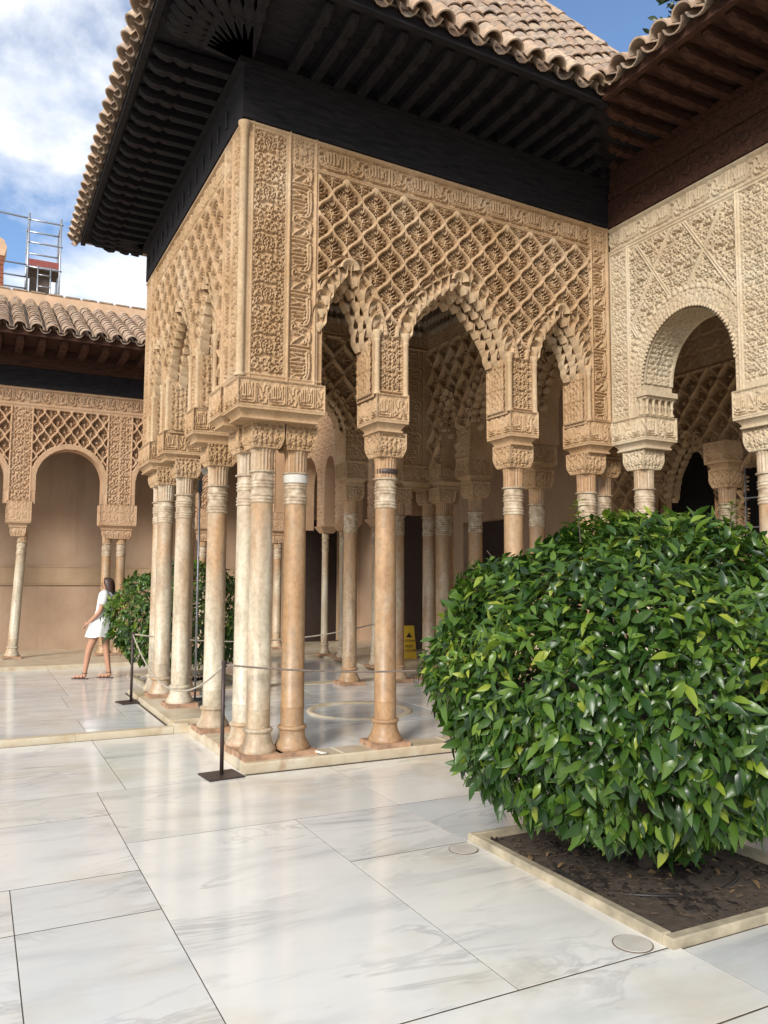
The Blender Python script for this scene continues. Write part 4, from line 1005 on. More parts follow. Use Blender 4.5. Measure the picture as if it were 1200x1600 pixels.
# rear wall of the gallery: lattice over a dark muqarnas doorway
A_D = [Arch(-1.36, -.56, 2.75, 3.46)]
W_D = empty('rear_wall', (0, 0, 0), GAL); W_D['label'] = 'shaded lattice wall above the dark doorway inside the gallery'
XD = 6.3
def hD(U, Z): return np.where(Z < 4.35, sebka(U, Z, .30, .40, .10, .085, .07), -.014+.016*sample(T_WRITE, WR_W, WR_H, -U, Z))+np.maximum(0, .03*band(Z, 4.36, .03))
holeD = lambda U, Z: A_D[0].inside(U, Z) | ((np.abs(U-A_D[0].c) < A_D[0].hw) & (Z < A_D[0].zs)) | ((U > -.12) & (U < 1.3) & (Z < 3.0))
panel('relief_face', -2.4, 3.2, .1, 5.9, .017, hD, holeD, lambda U, D, Z: (XD-D, -U, Z), 'stucco', W_D)
plD = lambda u, d, z: (XD+d, -u, z)
arch_cells(A_D[0], plD, W_D, rows=2, pitch=.10, rot=-math.pi/2); reveal(A_D[0], plD, .1, .10, 'stucco', W_D)
MB().box(XD+.9, XD+.96, -3.2, 2.6, .1, 4.5).build('dark_doorway', 'dark_void', W_D)  # black sheet behind the openings; the room's darkness is put into its colour
MB().box(XD+.1, XD+.9, -3.2, -3.1, .1, 4.5).box(XD+.1, XD+.9, -3.1, 2.5, 4.4, 4.5).build('void_side', 'dark_void', W_D)  # side and top of that dark box, shade painted black
for k in range(7): MB().box(XD+.02, XD+.035, -1.3, .12, .45+.36*k, .465+.36*k).build('grille_bar', 'steel', W_D)
for k in range(5): MB().box(XD+.0, XD+.018, .10-.33*k, .115-.33*k, .1, 3.0).build('grille_bar', 'steel', W_D)
column(W_D, 6.22, .30, stain=.1); column(W_D, 6.22, 1.56, stain=.1)
imp2 = W_D
impost(W_D, 6.03, 6.41, .12, .48)
impost(W_D, 6.03, 6.41, 1.38, 1.74)
MB().box(XE-.05+.5, XD+.6, -9, 12, 5.9, 5.96).build('ceiling', 'brown_wood', GAL)
# dark rear wall further along, behind the pavilion
MB().box(XD+.1, XD+.3, 2.45, 5.2, .1, 5.9).box(XD+.1, XD+.3, 5.2, 6.6, 2.7, 5.9).box(XD+.1, XD+.3, 6.6, 11.3, .1, 5.9).build('rear_wall_panel', 'render_brown', GAL)
MB().box(XD+.5, XD+.6, 5.0, 6.8, .1, 2.8).build('dark_doorway', 'door_wood', GAL)
MB().box(XD+.05, XD+.098, 7.9, 10.3, .1, 3.1).build('dark_doorway', 'door_wood', GAL)  # dark slab on the solid wall, standing for a shaded gap
# continuation of the arcade beyond the pavilion
W_G2 = empty('carved_wall', (0, 0, 0), GAL); W_G2['label'] = 'continuation of the arcade wall beyond the pavilion'
A_G2 = [RArch(4.62, 5.55, 3.50, 4.10), RArch(5.98, 6.88, 3.50, 4.10), RArch(7.40, 7.92, 3.50, 4.0), RArch(8.30, 9.30, 3.5, 4.1)]
hG2 = lambda U, Z: np.where(Z < 5.2, -.032+.032*sample(T_ARAB2, .30, .40, U, Z), -.01)
panel('relief_face', 4.42, 9.5, 2.62, GT, .02, hG2, holes(A_G2), lambda U, D, Z: (XE-.06-D, U, Z), 'stucco_rose', W_G2, True)
for A in A_G2: reveal(A, lambda u, d, z: (XE-.06+d, u, z), 2.62, .34, 'stucco_rose', W_G2)
for yy in (5.68, 5.86, 7.05, 7.25, 8.10): column(GAL, 4.12, yy, stain=-.10, z=.10, cap=False, rs=.8).scale = (.85, .85, .93)
for y0, y1 in ((5.56, 5.97), (6.89, 7.39), (7.93, 8.29)):
    MB().frustum(4.15, (y0+y1)/2, 2.50, 2.63, .11, (y1-y0)/2-.07, .20, (y1-y0)/2+.01).build('impost', 'stucco_rose', GAL)
MB().box(XE-.06, XE+.3, 4.42, 9.5, GT, 6.1).build('frieze_board', 'brown_wood', GAL)

# ================================================================== GALLERY BEYOND THE COURT (left background)
LG = empty('arcade_gallery', (0, 0, 0))
tag(LG, 'rose carved arcade gallery with brown plaster wall and sloping tiled roof behind the walking woman', 'gallery')
YG, LT = 9.50, 5.13
W_A = empty('carved_wall', (0, 0, 0), LG)
A_L = [RArch(-2.86, -1.66, 3.42, 4.02), RArch(-1.13, .05, 3.42, 4.02), RArch(.66, 1.86, 3.42, 4.02), RArch(2.24, 3.44, 3.42, 4.02), RArch(-4.5, -3.3, 3.42, 4.02)]
def hA(U, Z):
    D = np.full_like(U, -.004)
    for A in A_L:
        m = (U > A.l-.06) & (U < A.r+.06) & (Z > 3.2) & (Z < 4.74)
        D = np.where(m, sebka(U-A.c, Z-3.0, .235, .34, .10, .085, .065), D)
        D = np.where(m & A.inside(U, Z, .10), .006, D)
        for e in (A.l-.085, A.r+.085): D = np.maximum(D, np.where(Z < 4.76, .016*band(U, e, .018)-.004, -1))
    for a, b in ((-1.66+.1, -1.13-.1), (.05+.1, .34), (.38, .66-.1), (1.86+.1, 2.24-.1), (-3.3+.1, -2.86-.1)):
        m = (U > a) & (U < b) & (Z > 2.98) & (Z < 4.74); D = np.where(m, -.032+.034*sample(T_ARAB2, .26, .34, U-a, Z), D)
    m = (Z > 4.84) & (Z < 5.07); D = np.where(m, -.032+.034*sample(T_WRITE, WR_W, WR_H, U, (Z-4.84)/.23*WR_H*.999), D)
    for z0 in (4.80, 5.10): D = np.maximum(D, .018*band(Z, z0, .022)-.004)
    return D
panel('relief_face', -4.6, 4.02, 2.95, LT, .0125, hA, holes(A_L), lambda U, D, Z: (U, YG-D, Z), 'stucco_rose', W_A)
for A in A_L: reveal(A, lambda u, d, z: (u, YG+d, z), 2.95, .36, 'stucco_rose', W_A)
li = empty('impost_course', (0, 0, 0), LG)
for x0, x1 in ((-1.60, -1.18), (.02, .70), (1.88, 2.24), (-3.28, -2.88), (3.46, 3.9)):
    t = writing_tile(.27, .20, 200, True, 11)
    obj_from('inscribed_block', carved_box('inscribed_block', (x1-x0)/2, .20, .0, .38, t, .27, .20, 'stucco_rose', .014, .014), li, ((x0+x1)/2, YG+.17, 2.62))
    obj_from('cornice', cavetto(-(x1-x0)/2+.07, (x1-x0)/2-.07, -.13, .13, 0, .10, .05, 'stucco_rose'), li, ((x0+x1)/2, YG+.17, 2.52))
    obj_from('capital', carved_box('capital', (x1-x0)/2-.08, .13, .0, .17, T_FINE, .2, .24, 'stucco_rose', .014, .014, .10, .2), li, ((x0+x1)/2, YG+.17, 2.352))
for x, st in ((-1.40, .02), (.19, .20), (.46, .16), (2.06, .12), (-3.08, .1), (3.68, .1)):
    c = column(LG, x, YG+.17, z=.125, stain=st, cap=False); c.scale = (.86, .86, .86)
    if x < -1: c.rotation_euler = (0, .045 if x > -2 else .02, 0)
MB().bbox(-9, 4.05, 8.11, 14, -.05, .118, .012).build('gallery_floor', 'plinth_marble', LG)
for k in range(12): MB().bbox(-6+.85*k+.002, -6+.85*(k+1)-.002, 8.085, 8.42, -.03, .124, .012).build('step_stone', 'plinth_marble', LG)
bw = empty('rear_wall', (0, 0, 0), LG)
MB().box(4.55, 5.75, 11.25, 11.298, .12, 3.0).build('dark_doorway', 'door_wood', bw)
MB().box(4.42, 4.548, 11.22, 11.298, .12, 3.13).box(5.752, 5.88, 11.22, 11.298, .12, 3.13).box(4.549, 5.751, 11.22, 11.298, 3.002, 3.13).build('door_frame', 'render_ledge', bw)
MB().box(-9, 8.0, 11.3, 11.6, .1, 6.2).build('plaster', 'render_brown', bw)
MB().box(-9, 4.0, 11.272, 11.298, 1.47, 1.80).build('dado_band', 'render_ledge', bw)
MB().box(-9, 4.0, 11.262, 11.299, 1.802, 1.83).box(-9, 4.0, 11.262, 11.299, 1.44, 1.468).build('dado_moulding', 'render_ledge', bw)
MB().box(-9, 4.0, YG+.3, 11.3, 5.0, 5.06).build('ceiling', 'brown_wood', LG)
LE = empty('eaves', (0, 0, 0), LG)
MB().box(-9, 4.0, YG-.03, YG+.3, LT+.003, 5.50).build('frieze_board', 'dark_wood', LE)
MB().box(-9, 4.0, YG-.10, YG+.3, 5.502, 5.86).build('frieze_board', 'brown_wood', LE)
raf2 = rafter_mesh(.95, 'brown_wood')
for k in range(24):
    x = -4.4+.36*k; o = obj_from('rafter', raf2, LE, (x, YG+.0, 5.86), (0, 0, -math.pi/2)); o.scale = (1, 1.5, 1.4)
MB().box(-9, 4.0, YG-.98, YG+.3, 5.862, 5.885).build('soffit_board', 'brown_wood', LE)
MB().box(-9, 4.0, YG-1.03, YG-.985, 5.83, 5.94).build('eave_board', 'brown_wood', LE)
LR = empty('roof', (0, 0, 0), LG)
sl = math.tan(R_(25)); upl = Vector((0, 1, sl)).normalized(); nll = Vector((0, -sl, 1)).normalized(); rotLG = Matrix((upl, Vector((-1, 0, 0)), nll)).transposed().to_euler()
MB().add([(-9,YG-1,5.91),(4.05,YG-1,5.91),(4.05,YG+2.3,5.91+3.3*sl),(-9,YG+2.3,5.91+3.3*sl)], [(0,1,2,3)]).build('roof_bed', 'roof_tile', LR)
M_T_L = barrel(.40, .094, .076, m='eave_tile')
for c in range(17):
    x = -2.35+c*.27
    for r in range(14):
        s = r*.245-.12; p = Vector((x+random.uniform(-.01, .01), YG-1+s*upl.y, 5.92+s*upl.z))+nll*.06
        o = obj_from('roof_tile', M_TE if r == 0 else M_T_L, LR, p, rotLG); o.rotation_euler.rotate_axis('Z', random.uniform(-.03, .03)); o.rotation_euler.rotate_axis('Y', .05); o.scale = (1.05, 1.18, 1.18)
    o = obj_from('roof_tile', M_TC, LR, Vector((x+.135, YG-1.1, 5.89))+nll*.07, rotLG); o.rotation_euler.rotate_axis('X', math.pi)
pz = 5.91+3.3*sl
MB().box(-9, 4.05, YG+2.3, YG+2.6, pz-.5, pz+.26).build('parapet', 'parapet', LG)
for k in range(20): MB().box(-3+.35*k, -3+.35*k+.3, YG+2.28, YG+2.62, pz+.262, pz+.29).build('coping_tile', 'roof_tile', LG)

# ================================================================== ORANGE TREES
def leaf_mesh(name, tone=None, m='leaf'):
    """pointed leaf folded on its midrib, tip curling down; length 1 along x"""
    st = [(0, .0), (.15, .55), (.38, 1.0), (.62, .86), (.84, .42), (1, .0)]; vs, fs = [], []
    for t, w in st:
        z = -.22*t*t+.05*math.sin(t*5); vs += [(t, -w*.19, z+.055*w), (t, 0, z), (t, w*.19, z+.055*w)]
    for i in range(len(st)-1):
        a = 3*i; fs += [(a, a+1, a+4, a+3), (a+1, a+2, a+5, a+4)]
    return vs, fs
LV, LF = leaf_mesh('leaf')
LVn = np.array(LV); LFn = np.array(LF)
def leaf_cloud(name, P, Dn, Nn, S_, tone, m, parent):
    """many leaves in one mesh: position, direction, normal, size, tone"""
    n = len(P); X = Dn/np.linalg.norm(Dn, axis=1, keepdims=True); Y = np.cross(Nn, X); Y /= np.linalg.norm(Y, axis=1, keepdims=True)+1e-9; Z = np.cross(X, Y)
    V = P[:, None, :]+S_[:, None, None]*(LVn[None, :, 0:1]*X[:, None]+LVn[None, :, 1:2]*Y[:, None]+LVn[None, :, 2:3]*Z[:, None])
    k = len(LVn); F = (LFn[None]+(np.arange(n)*k)[:, None, None]).reshape(-1, 4)
    me = smooth_grid(V.reshape(-1, 3), F, name, m)
    at = me.attributes.new('tone', 'FLOAT', 'POINT'); tt = np.repeat(tone, k).astype(np.float32)
    if len(tt) == len(me.vertices): at.data.foreach_set('value', tt)
    return me
def orange_tree(loc, rx, ry, rzz, zc, n, seed, label, trunk_h, lead=300):
    r = np.random.default_rng(seed); T = empty('orange_tree', loc); tag(T, label, 'tree', 'clipped orange trees')
    # crown surface: superellipsoid, clipped by gardeners, with lumps
    d = r.normal(size=(n, 3)); d /= np.linalg.norm(d, axis=1, keepdims=True)
    pw = 2.12; q = (np.abs(d)**pw).sum(1)**(-1/pw)
    lump = 1+.02*r.normal(size=n)*.6+.065*np.sin(5*d[:, 0]+1)*np.cos(4*d[:, 1])+.04*np.sin(9*d[:, 2]+6*d[:, 0])+.03*np.sin(13*d[:, 1]-7*d[:, 2])
    depth = 1-np.abs(r.normal(0, .10, n)); depth = np.clip(depth, .55, 1.03)
    P = d*q[:, None]*lump[:, None]*depth[:, None]*np.array([rx, ry, rzz])
    # ragged hollow underside
    keep = P[:, 2] > -rzz*(.90+.09*np.sin(P[:, 0]*7)*np.cos(P[:, 1]*6)); holes_ = np.sin(d[:, 0]*11+2)*np.sin(d[:, 1]*9+1)*np.sin(d[:, 2]*10+.5); keep &= ~((holes_ > .38) & (depth > .86) & (r.random(n) < .85)); keep &= ~((r.random(n) < .62) & (P[:, 2] < -rzz*.45) & (depth < .97))
    P, d, depth = P[keep], d[keep], depth[keep]; n = len(P); P[:, 2] += zc
    out = d/np.array([rx, ry, rzz]); out /= np.linalg.norm(out, axis=1, keepdims=True)
    down = np.array([0, 0, -1.0]); tang = r.normal(size=(n, 3)); tang -= (tang*out).sum(1)[:, None]*out; tang /= np.linalg.norm(tang, axis=1, keepdims=True)
    sag = np.clip(1-.75*out[:, 2], .25, 1.7)[:, None]
    D = out*r.uniform(.2, 1.0, n)[:, None]+tang*r.uniform(.35, 1.0, n)[:, None]+down*sag*r.uniform(.1, .85, n)[:, None]
    N = out*r.uniform(.5, 1.2, n)[:, None]+r.normal(0, .5, (n, 3))+np.array([0, 0, .45]); N -= (N*D).sum(1)[:, None]*D/(D*D).sum(1)[:, None]
    Sz = np.clip(r.normal(.075, .021, n), .028, .125)*(1 if lead else 1.1)*(1+.25*(out[:, 2] < -.2))
    tone = np.clip(r.normal(.42, .22, n), 0, .9); young = (r.random(n) < .035) & (depth > .95); tone[young] = r.uniform(.8, 1.0, young.sum())
    sun_tone = np.clip(np.sin(P[:, 0]*3.1+P[:, 2]*4.0)*np.cos(P[:, 1]*2.7), 0, 1); tone = np.clip(tone+(.22 if lead else .34)*sun_tone*(out[:, 0] < .2), 0, 1)  # sun-facing side toned lighter in patches: sunlight put into the leaf colour
    # the leaves that show largest become single leaves
    cl = np.array(CAM)-np.array(loc); w = (out @ (cl/np.linalg.norm(cl)))*(depth > .985)*Sz/np.linalg.norm(P-cl, axis=1); idx = np.argsort(-w)[:lead] if lead else np.array([], int)
    pick = r.permutation(np.argsort(-w)[:lead*6])[:lead] if lead else idx
    msk = np.ones(n, bool); msk[pick] = False
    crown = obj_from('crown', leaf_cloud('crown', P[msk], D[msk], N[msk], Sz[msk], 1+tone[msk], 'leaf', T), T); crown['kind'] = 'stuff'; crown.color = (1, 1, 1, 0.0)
    me1 = MB().add(LV, LF).mesh('leaf', 'leaf', True)
    at = me1.attributes.new('tone', 'FLOAT', 'POINT')
    for i in pick:
        X = D[i]/np.linalg.norm(D[i]); Y = np.cross(N[i], X); Y /= np.linalg.norm(Y); Z = np.cross(X, Y)
        o = obj_from('leaf', me1, crown); s = Sz[i]*1.08; o.color = (1, 1, 1, 1+float(tone[i]))
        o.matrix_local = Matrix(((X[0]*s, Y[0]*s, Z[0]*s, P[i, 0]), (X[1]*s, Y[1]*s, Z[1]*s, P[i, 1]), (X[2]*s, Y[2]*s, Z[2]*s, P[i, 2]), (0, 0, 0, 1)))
    # trunk and limbs
    tb = MB(); tb.tube([(0, 0, -.08), (.015, .01, .15), (-.01, .0, trunk_h), (.0, .01, zc)], [.06, .05, .047, .035], 10)
    for k in range(9):
        a = k*2.4+seed; e = Vector((rx*.8*math.cos(a), ry*.8*math.sin(a), zc+rzz*r.uniform(-.5, .6))); b = Vector((0, 0, trunk_h+.05*k))
        mid = b.lerp(e, .5)+Vector((0, 0, .06)); tb.tube([b, mid, e], [.026, .018, .007], 6)
        for q_ in range(4):
            f = mid.lerp(e, r.random()); g_ = f+Vector(tuple(r.normal(0, .25, 3))); tb.tube([f, f.lerp(g_, .5)+Vector((0, 0, .03)), g_], [.009, .006, .003], 5)
    tb.build('trunk', 'bark', T, True)
    # young shoots on top
    for k in range(3):
        a = seed+k*2.3; bx, by = rx*.45*math.cos(a), ry*.45*math.sin(a); s0 = Vector((bx, by, zc+rzz*.86)); s1 = s0+Vector((r.normal(0, .03), r.normal(0, .03), .22)); MB().tube([s0, s0.lerp(s1, .6), s1], [.005, .004, .002], 5).build('shoot', 'bark', T)
        m_ = 14; t = np.linspace(.3, 1, m_); PP = np.array(s0)[None]+(np.array(s1)-np.array(s0))[None]*t[:, None]; aa = np.arange(m_)*2.4
        DD = np.stack([np.cos(aa), np.sin(aa), np.full(m_, .45)], 1); NN = np.stack([-.4*np.cos(aa), -.4*np.sin(aa), np.ones(m_)], 1)
        o = obj_from('shoot_leaves', leaf_cloud('shoot_leaves', PP, DD, NN, np.full(m_, .075), 1+r.uniform(.75, 1, m_), 'leaf', T), T); o['kind'] = 'stuff'; o.color = (1, 1, 1, 0)
    return T
orange_tree((1.43, -3.02, .0), 1.20, 1.14, .87, 1.07, 30000, 5, 'large clipped orange tree with a glossy rounded crown in the kerbed soil bed', .55)
orange_tree((.84, 5.80, .06), 1.10, 1.15, .78, .98, 8500, 8, 'clipped orange tree behind the side columns of the pavilion, beside the walking woman', .45, 0)

# planter beds
def bed(loc, hx, hy, label, hose=True):
    B = empty('planter_bed', loc); tag(B, label, 'planter', 'soil beds of the orange trees'); w = .062
    for x0, x1, y0, y1 in ((-hx, -hx+w, -hy+w+.002, hy-.002), (hx-w, hx, -hy+w+.002, hy-.002), (-hx, hx, -hy, -hy+w), (-hx, hx, hy, hy+w*.6)):
        MB().bbox(x0, x1, y0, y1, -.05, .045, .008).build('kerb_stone', 'kerb', B)
    n = 90; u = np.linspace(-hx+w*.9, hx-w*.9, n); v = np.linspace(-hy+w*.9, hy-w*.2, n); U, V = np.meshgrid(u, v)
    Z = -.018+.014*np.sin(U*9)*np.cos(V*7)+rng.normal(0, .010, U.shape)+.010*np.sin(U*41+V*13)*np.sin(V*37-U*9)+.02*np.exp(-(U**2+V**2)/.1)
    i = np.arange(n-1)[:, None]*n+np.arange(n-1)[None]; F = np.stack([i, i+1, i+n+1, i+n], -1).reshape(-1, 4)
    obj_from('soil', smooth_grid(np.stack([U, V, Z], -1).reshape(-1, 3), F, 'soil', 'soil'), B)
    m_ = 520; P = np.stack([rng.uniform(-hx+.1, hx-.1, m_), rng.uniform(-hy+.1, hy-.1, m_), rng.uniform(-.01, .012, m_)], 1); a = rng.uniform(0, 6.28, m_)
    lt = MB()
    for k in range(m_):
        l = rng.uniform(.015, .05); lt.tube([P[k], P[k]+np.array([math.cos(a[k])*l, math.sin(a[k])*l, rng.uniform(-.006, .012)])], [rng.uniform(.002, .007), .002], 4)
    o = lt.build('litter', 'litter', B); o['kind'] = 'stuff'
    m2 = 46; P2 = np.stack([rng.uniform(-hx+.1, hx-.1, m2), rng.uniform(-hy+.1, hy-.1, m2), rng.uniform(.012, .03, m2)], 1); an = rng.uniform(0, 6.28, m2)
    o = obj_from('fallen_leaves', leaf_cloud('fallen_leaves', P2, np.stack([np.cos(an), np.sin(an), 0*an], 1), np.stack([rng.normal(0, .3, m2), rng.normal(0, .3, m2), np.ones(m2)], 1), rng.uniform(.04, .08, m2), np.ones(m2), 'dry_leaf', B), B); o['kind'] = 'stuff'
    if hose:
        pts = [(-.45+.05*math.cos(t)*0+.9*math.sin(t*.5)-.1, -.05-.38*math.sin(t)+.1, .012) for t in np.linspace(-.5, 2.6, 26)]
        pts = [(.52*math.cos(t)*(1+.07*math.sin(3*t)), .02+.46*math.sin(t)*(1+.08*math.cos(2*t)), .0+.008*math.sin(5*t)) for t in np.linspace(2.6, 5.6, 34)]
        MB().tube(pts, .009, 8).build('drip_hose', 'hose_black', B, True)
    return B
bed((1.435, -3.04, 0), .685, .80, 'square soil bed with pale stone kerb under the large clipped orange tree')
bed((.84, 5.80, .06), .70, .75, 'soil bed under the clipped orange tree behind the pavilion columns', False)
# drain caps in the paving beside the bed
for x, y, lab in ((.632, -2.335, 'round marble drain cap beside the far corner of the soil bed'), (.634, -3.715, 'round marble drain cap beside the near corner of the soil bed')):
    D_ = empty('drain_cap', (x, y, 0)); tag(D_, lab, 'drain cap', 'drain caps by the soil bed')
    MB().lathe([(.089, -.002), (.089, .0032), (.0895, .0035), (.086, .0035)], 40).build('joint_ring', 'plank', D_)
    MB().lathe([(.084, -.002), (.084, .0052), (.082, .006)], 40).build('disc', 'disc_stone', D_)

# ================================================================== ROPE BARRIER
def stanchion(loc, h, label, rot=0):
    s = empty('rope_post', loc); tag(s, label, 'rope post', 'rope barrier posts'); s.rotation_euler = (0, 0, rot)
    MB().bbox(-.15, .15, -.14, .14, 0, .014, .004).build('foot_plate', 'post_metal', s)
    MB().tube([(0, 0, .012), (0, 0, h)], .0165, 14).build('pole', 'post_metal', s, True)
    MB().lathe([(.019, h-.01), (.019, h+.004), (.012, h+.008)], 14).build('cap', 'post_metal', s)
    MB().tube([(0, 0, h-.02), (.03, 0, h-.015), (.035, .01, h-.03), (.02, 0, h-.04)], .004, 6).build('hook', 'post_metal', s)
    return s
stanchion((-.185, .03, 0), .92, 'brown metal rope post at the corner step of the pavilion', .1)
stanchion((-.26, 3.87, .06), .86, 'brown metal rope post beside the far end of the side plinth', .2)
stanchion((3.72, 4.42, .082), .95, 'dark rope post behind the pavilion near the yellow sign', .1)
stanchion((3.2, -.35, 0), .92, 'brown metal rope post standing behind the large clipped orange tree', .1)
def rope(a, b, sag, label, r=.0085, m='rope', n=26):
    a, b = Vector(a), Vector(b); pts = [a.lerp(b, t)-Vector((0, 0, sag*4*t*(1-t))) for t in np.linspace(0, 1, n)]
    mb = MB().tube(pts, r, 8); o = mb.build('barrier_rope', m, None, True); tag(o, label, 'rope', 'barrier ropes'); return o
rope((-.185, .03, .895), (-.26, 3.87, .90), .42, 'pale sagging rope slung between the two rope posts along the side plinth')
rope((-.165, .03, .895), (3.2, -.35, .90), .11, 'dark taut rope crossing in front of the corner columns', .008, 'rope_dark')
rope((-.24, 3.87, .90), (3.72, 4.42, 1.0), .20, 'thin rope crossing behind the pavilion columns in front of the far orange tree', .009)

# ================================================================== SMALL THINGS
lp = empty('floodlight_pole', (.40, 3.32, .118)); tag(lp, 'thin steel pole with a small white floodlight beside the side columns', 'floodlight')
MB().bbox(-.12, .12, -.10, .10, 0, .02, .004).build('foot_plate', 'steel_dark', lp)
MB().tube([(0, 0, .02), (0, 0, 2.68)], .0125, 12).build('pole', 'steel', lp, True)
MB().box(-.025, .025, -.025, .025, 2.55, 2.70).build('bracket', 'steel_dark', lp)
MB().tube([(0, 0, 2.70), (.04, -.02, 2.78), (.07, -.03, 2.80)], .012, 8).build('arm', 'steel_dark', lp)
MB().tube([(.02, -.01, 2.80), (.13, -.05, 2.86)], [.045, .03], 14).build('lamp_head', 'hose', lp, True)
# wet floor sign: two leaning boards with print
ws = empty('floor_sign', (5.40, 6.98, .10)); tag(ws, 'yellow folding wet floor warning sign standing in the gallery behind the columns', 'floor sign'); ws.rotation_euler = (0, 0, R_(-22)); ws.scale = (.95, .95, 1.0)
for s, nm in ((-1, 'front_board'), (1, 'rear_board')):
    o = MB().poly([(-.14, 0, 0), (.14, 0, 0), (.105, 0, .62), (-.105, 0, .62)], (0, .012, 0)).build(nm, 'yellow', ws); o.location = (0, s*.15, 0); o.rotation_euler = (s*.24, 0, 0)
    if s < 0:
        pr = MB(); pr.poly([(-.06, -.004, .40), (.06, -.004, .40), (0, -.004, .50)], (0, .003, 0)); pr.build('warning_triangle', 'black_print', o)
        for k, (txt, z) in enumerate((('WET', .20), ('FLOOR', .12), ('CAUTION', .32))):
            cu = bpy.data.curves.new('lettering', 'FONT'); cu.body = txt; cu.size = .085 if k < 2 else .05; cu.align_x = 'CENTER'; cu.extrude = .001
            t_ = bpy.data.objects.new('lettering', cu); COL.objects.link(t_); dg = bpy.context.evaluated_depsgraph_get(); me = bpy.data.meshes.new_from_object(t_.evaluated_get(dg)); bpy.data.objects.remove(t_)
            me.materials.clear(); me.materials.append(MATS['black_print']); q = obj_from('lettering', me, o, (0, -.004, z), (math.pi/2, 0, 0))
MB().tube([(-.105, 0, .60), (.105, 0, .60)], .01, 8).build('hinge', 'yellow', ws)
hz = MB().tube([(.66, .20, .10), (.665, .12, .10), (.67, .06, .11), (.70, .03, .102), (.745, .035, .096), (.755, .06, .095)], .011, 8).build('cable_loop', 'hose', None, True); tag(hz, 'short pale cable looped on the plinth beside the corner column base', 'cable')

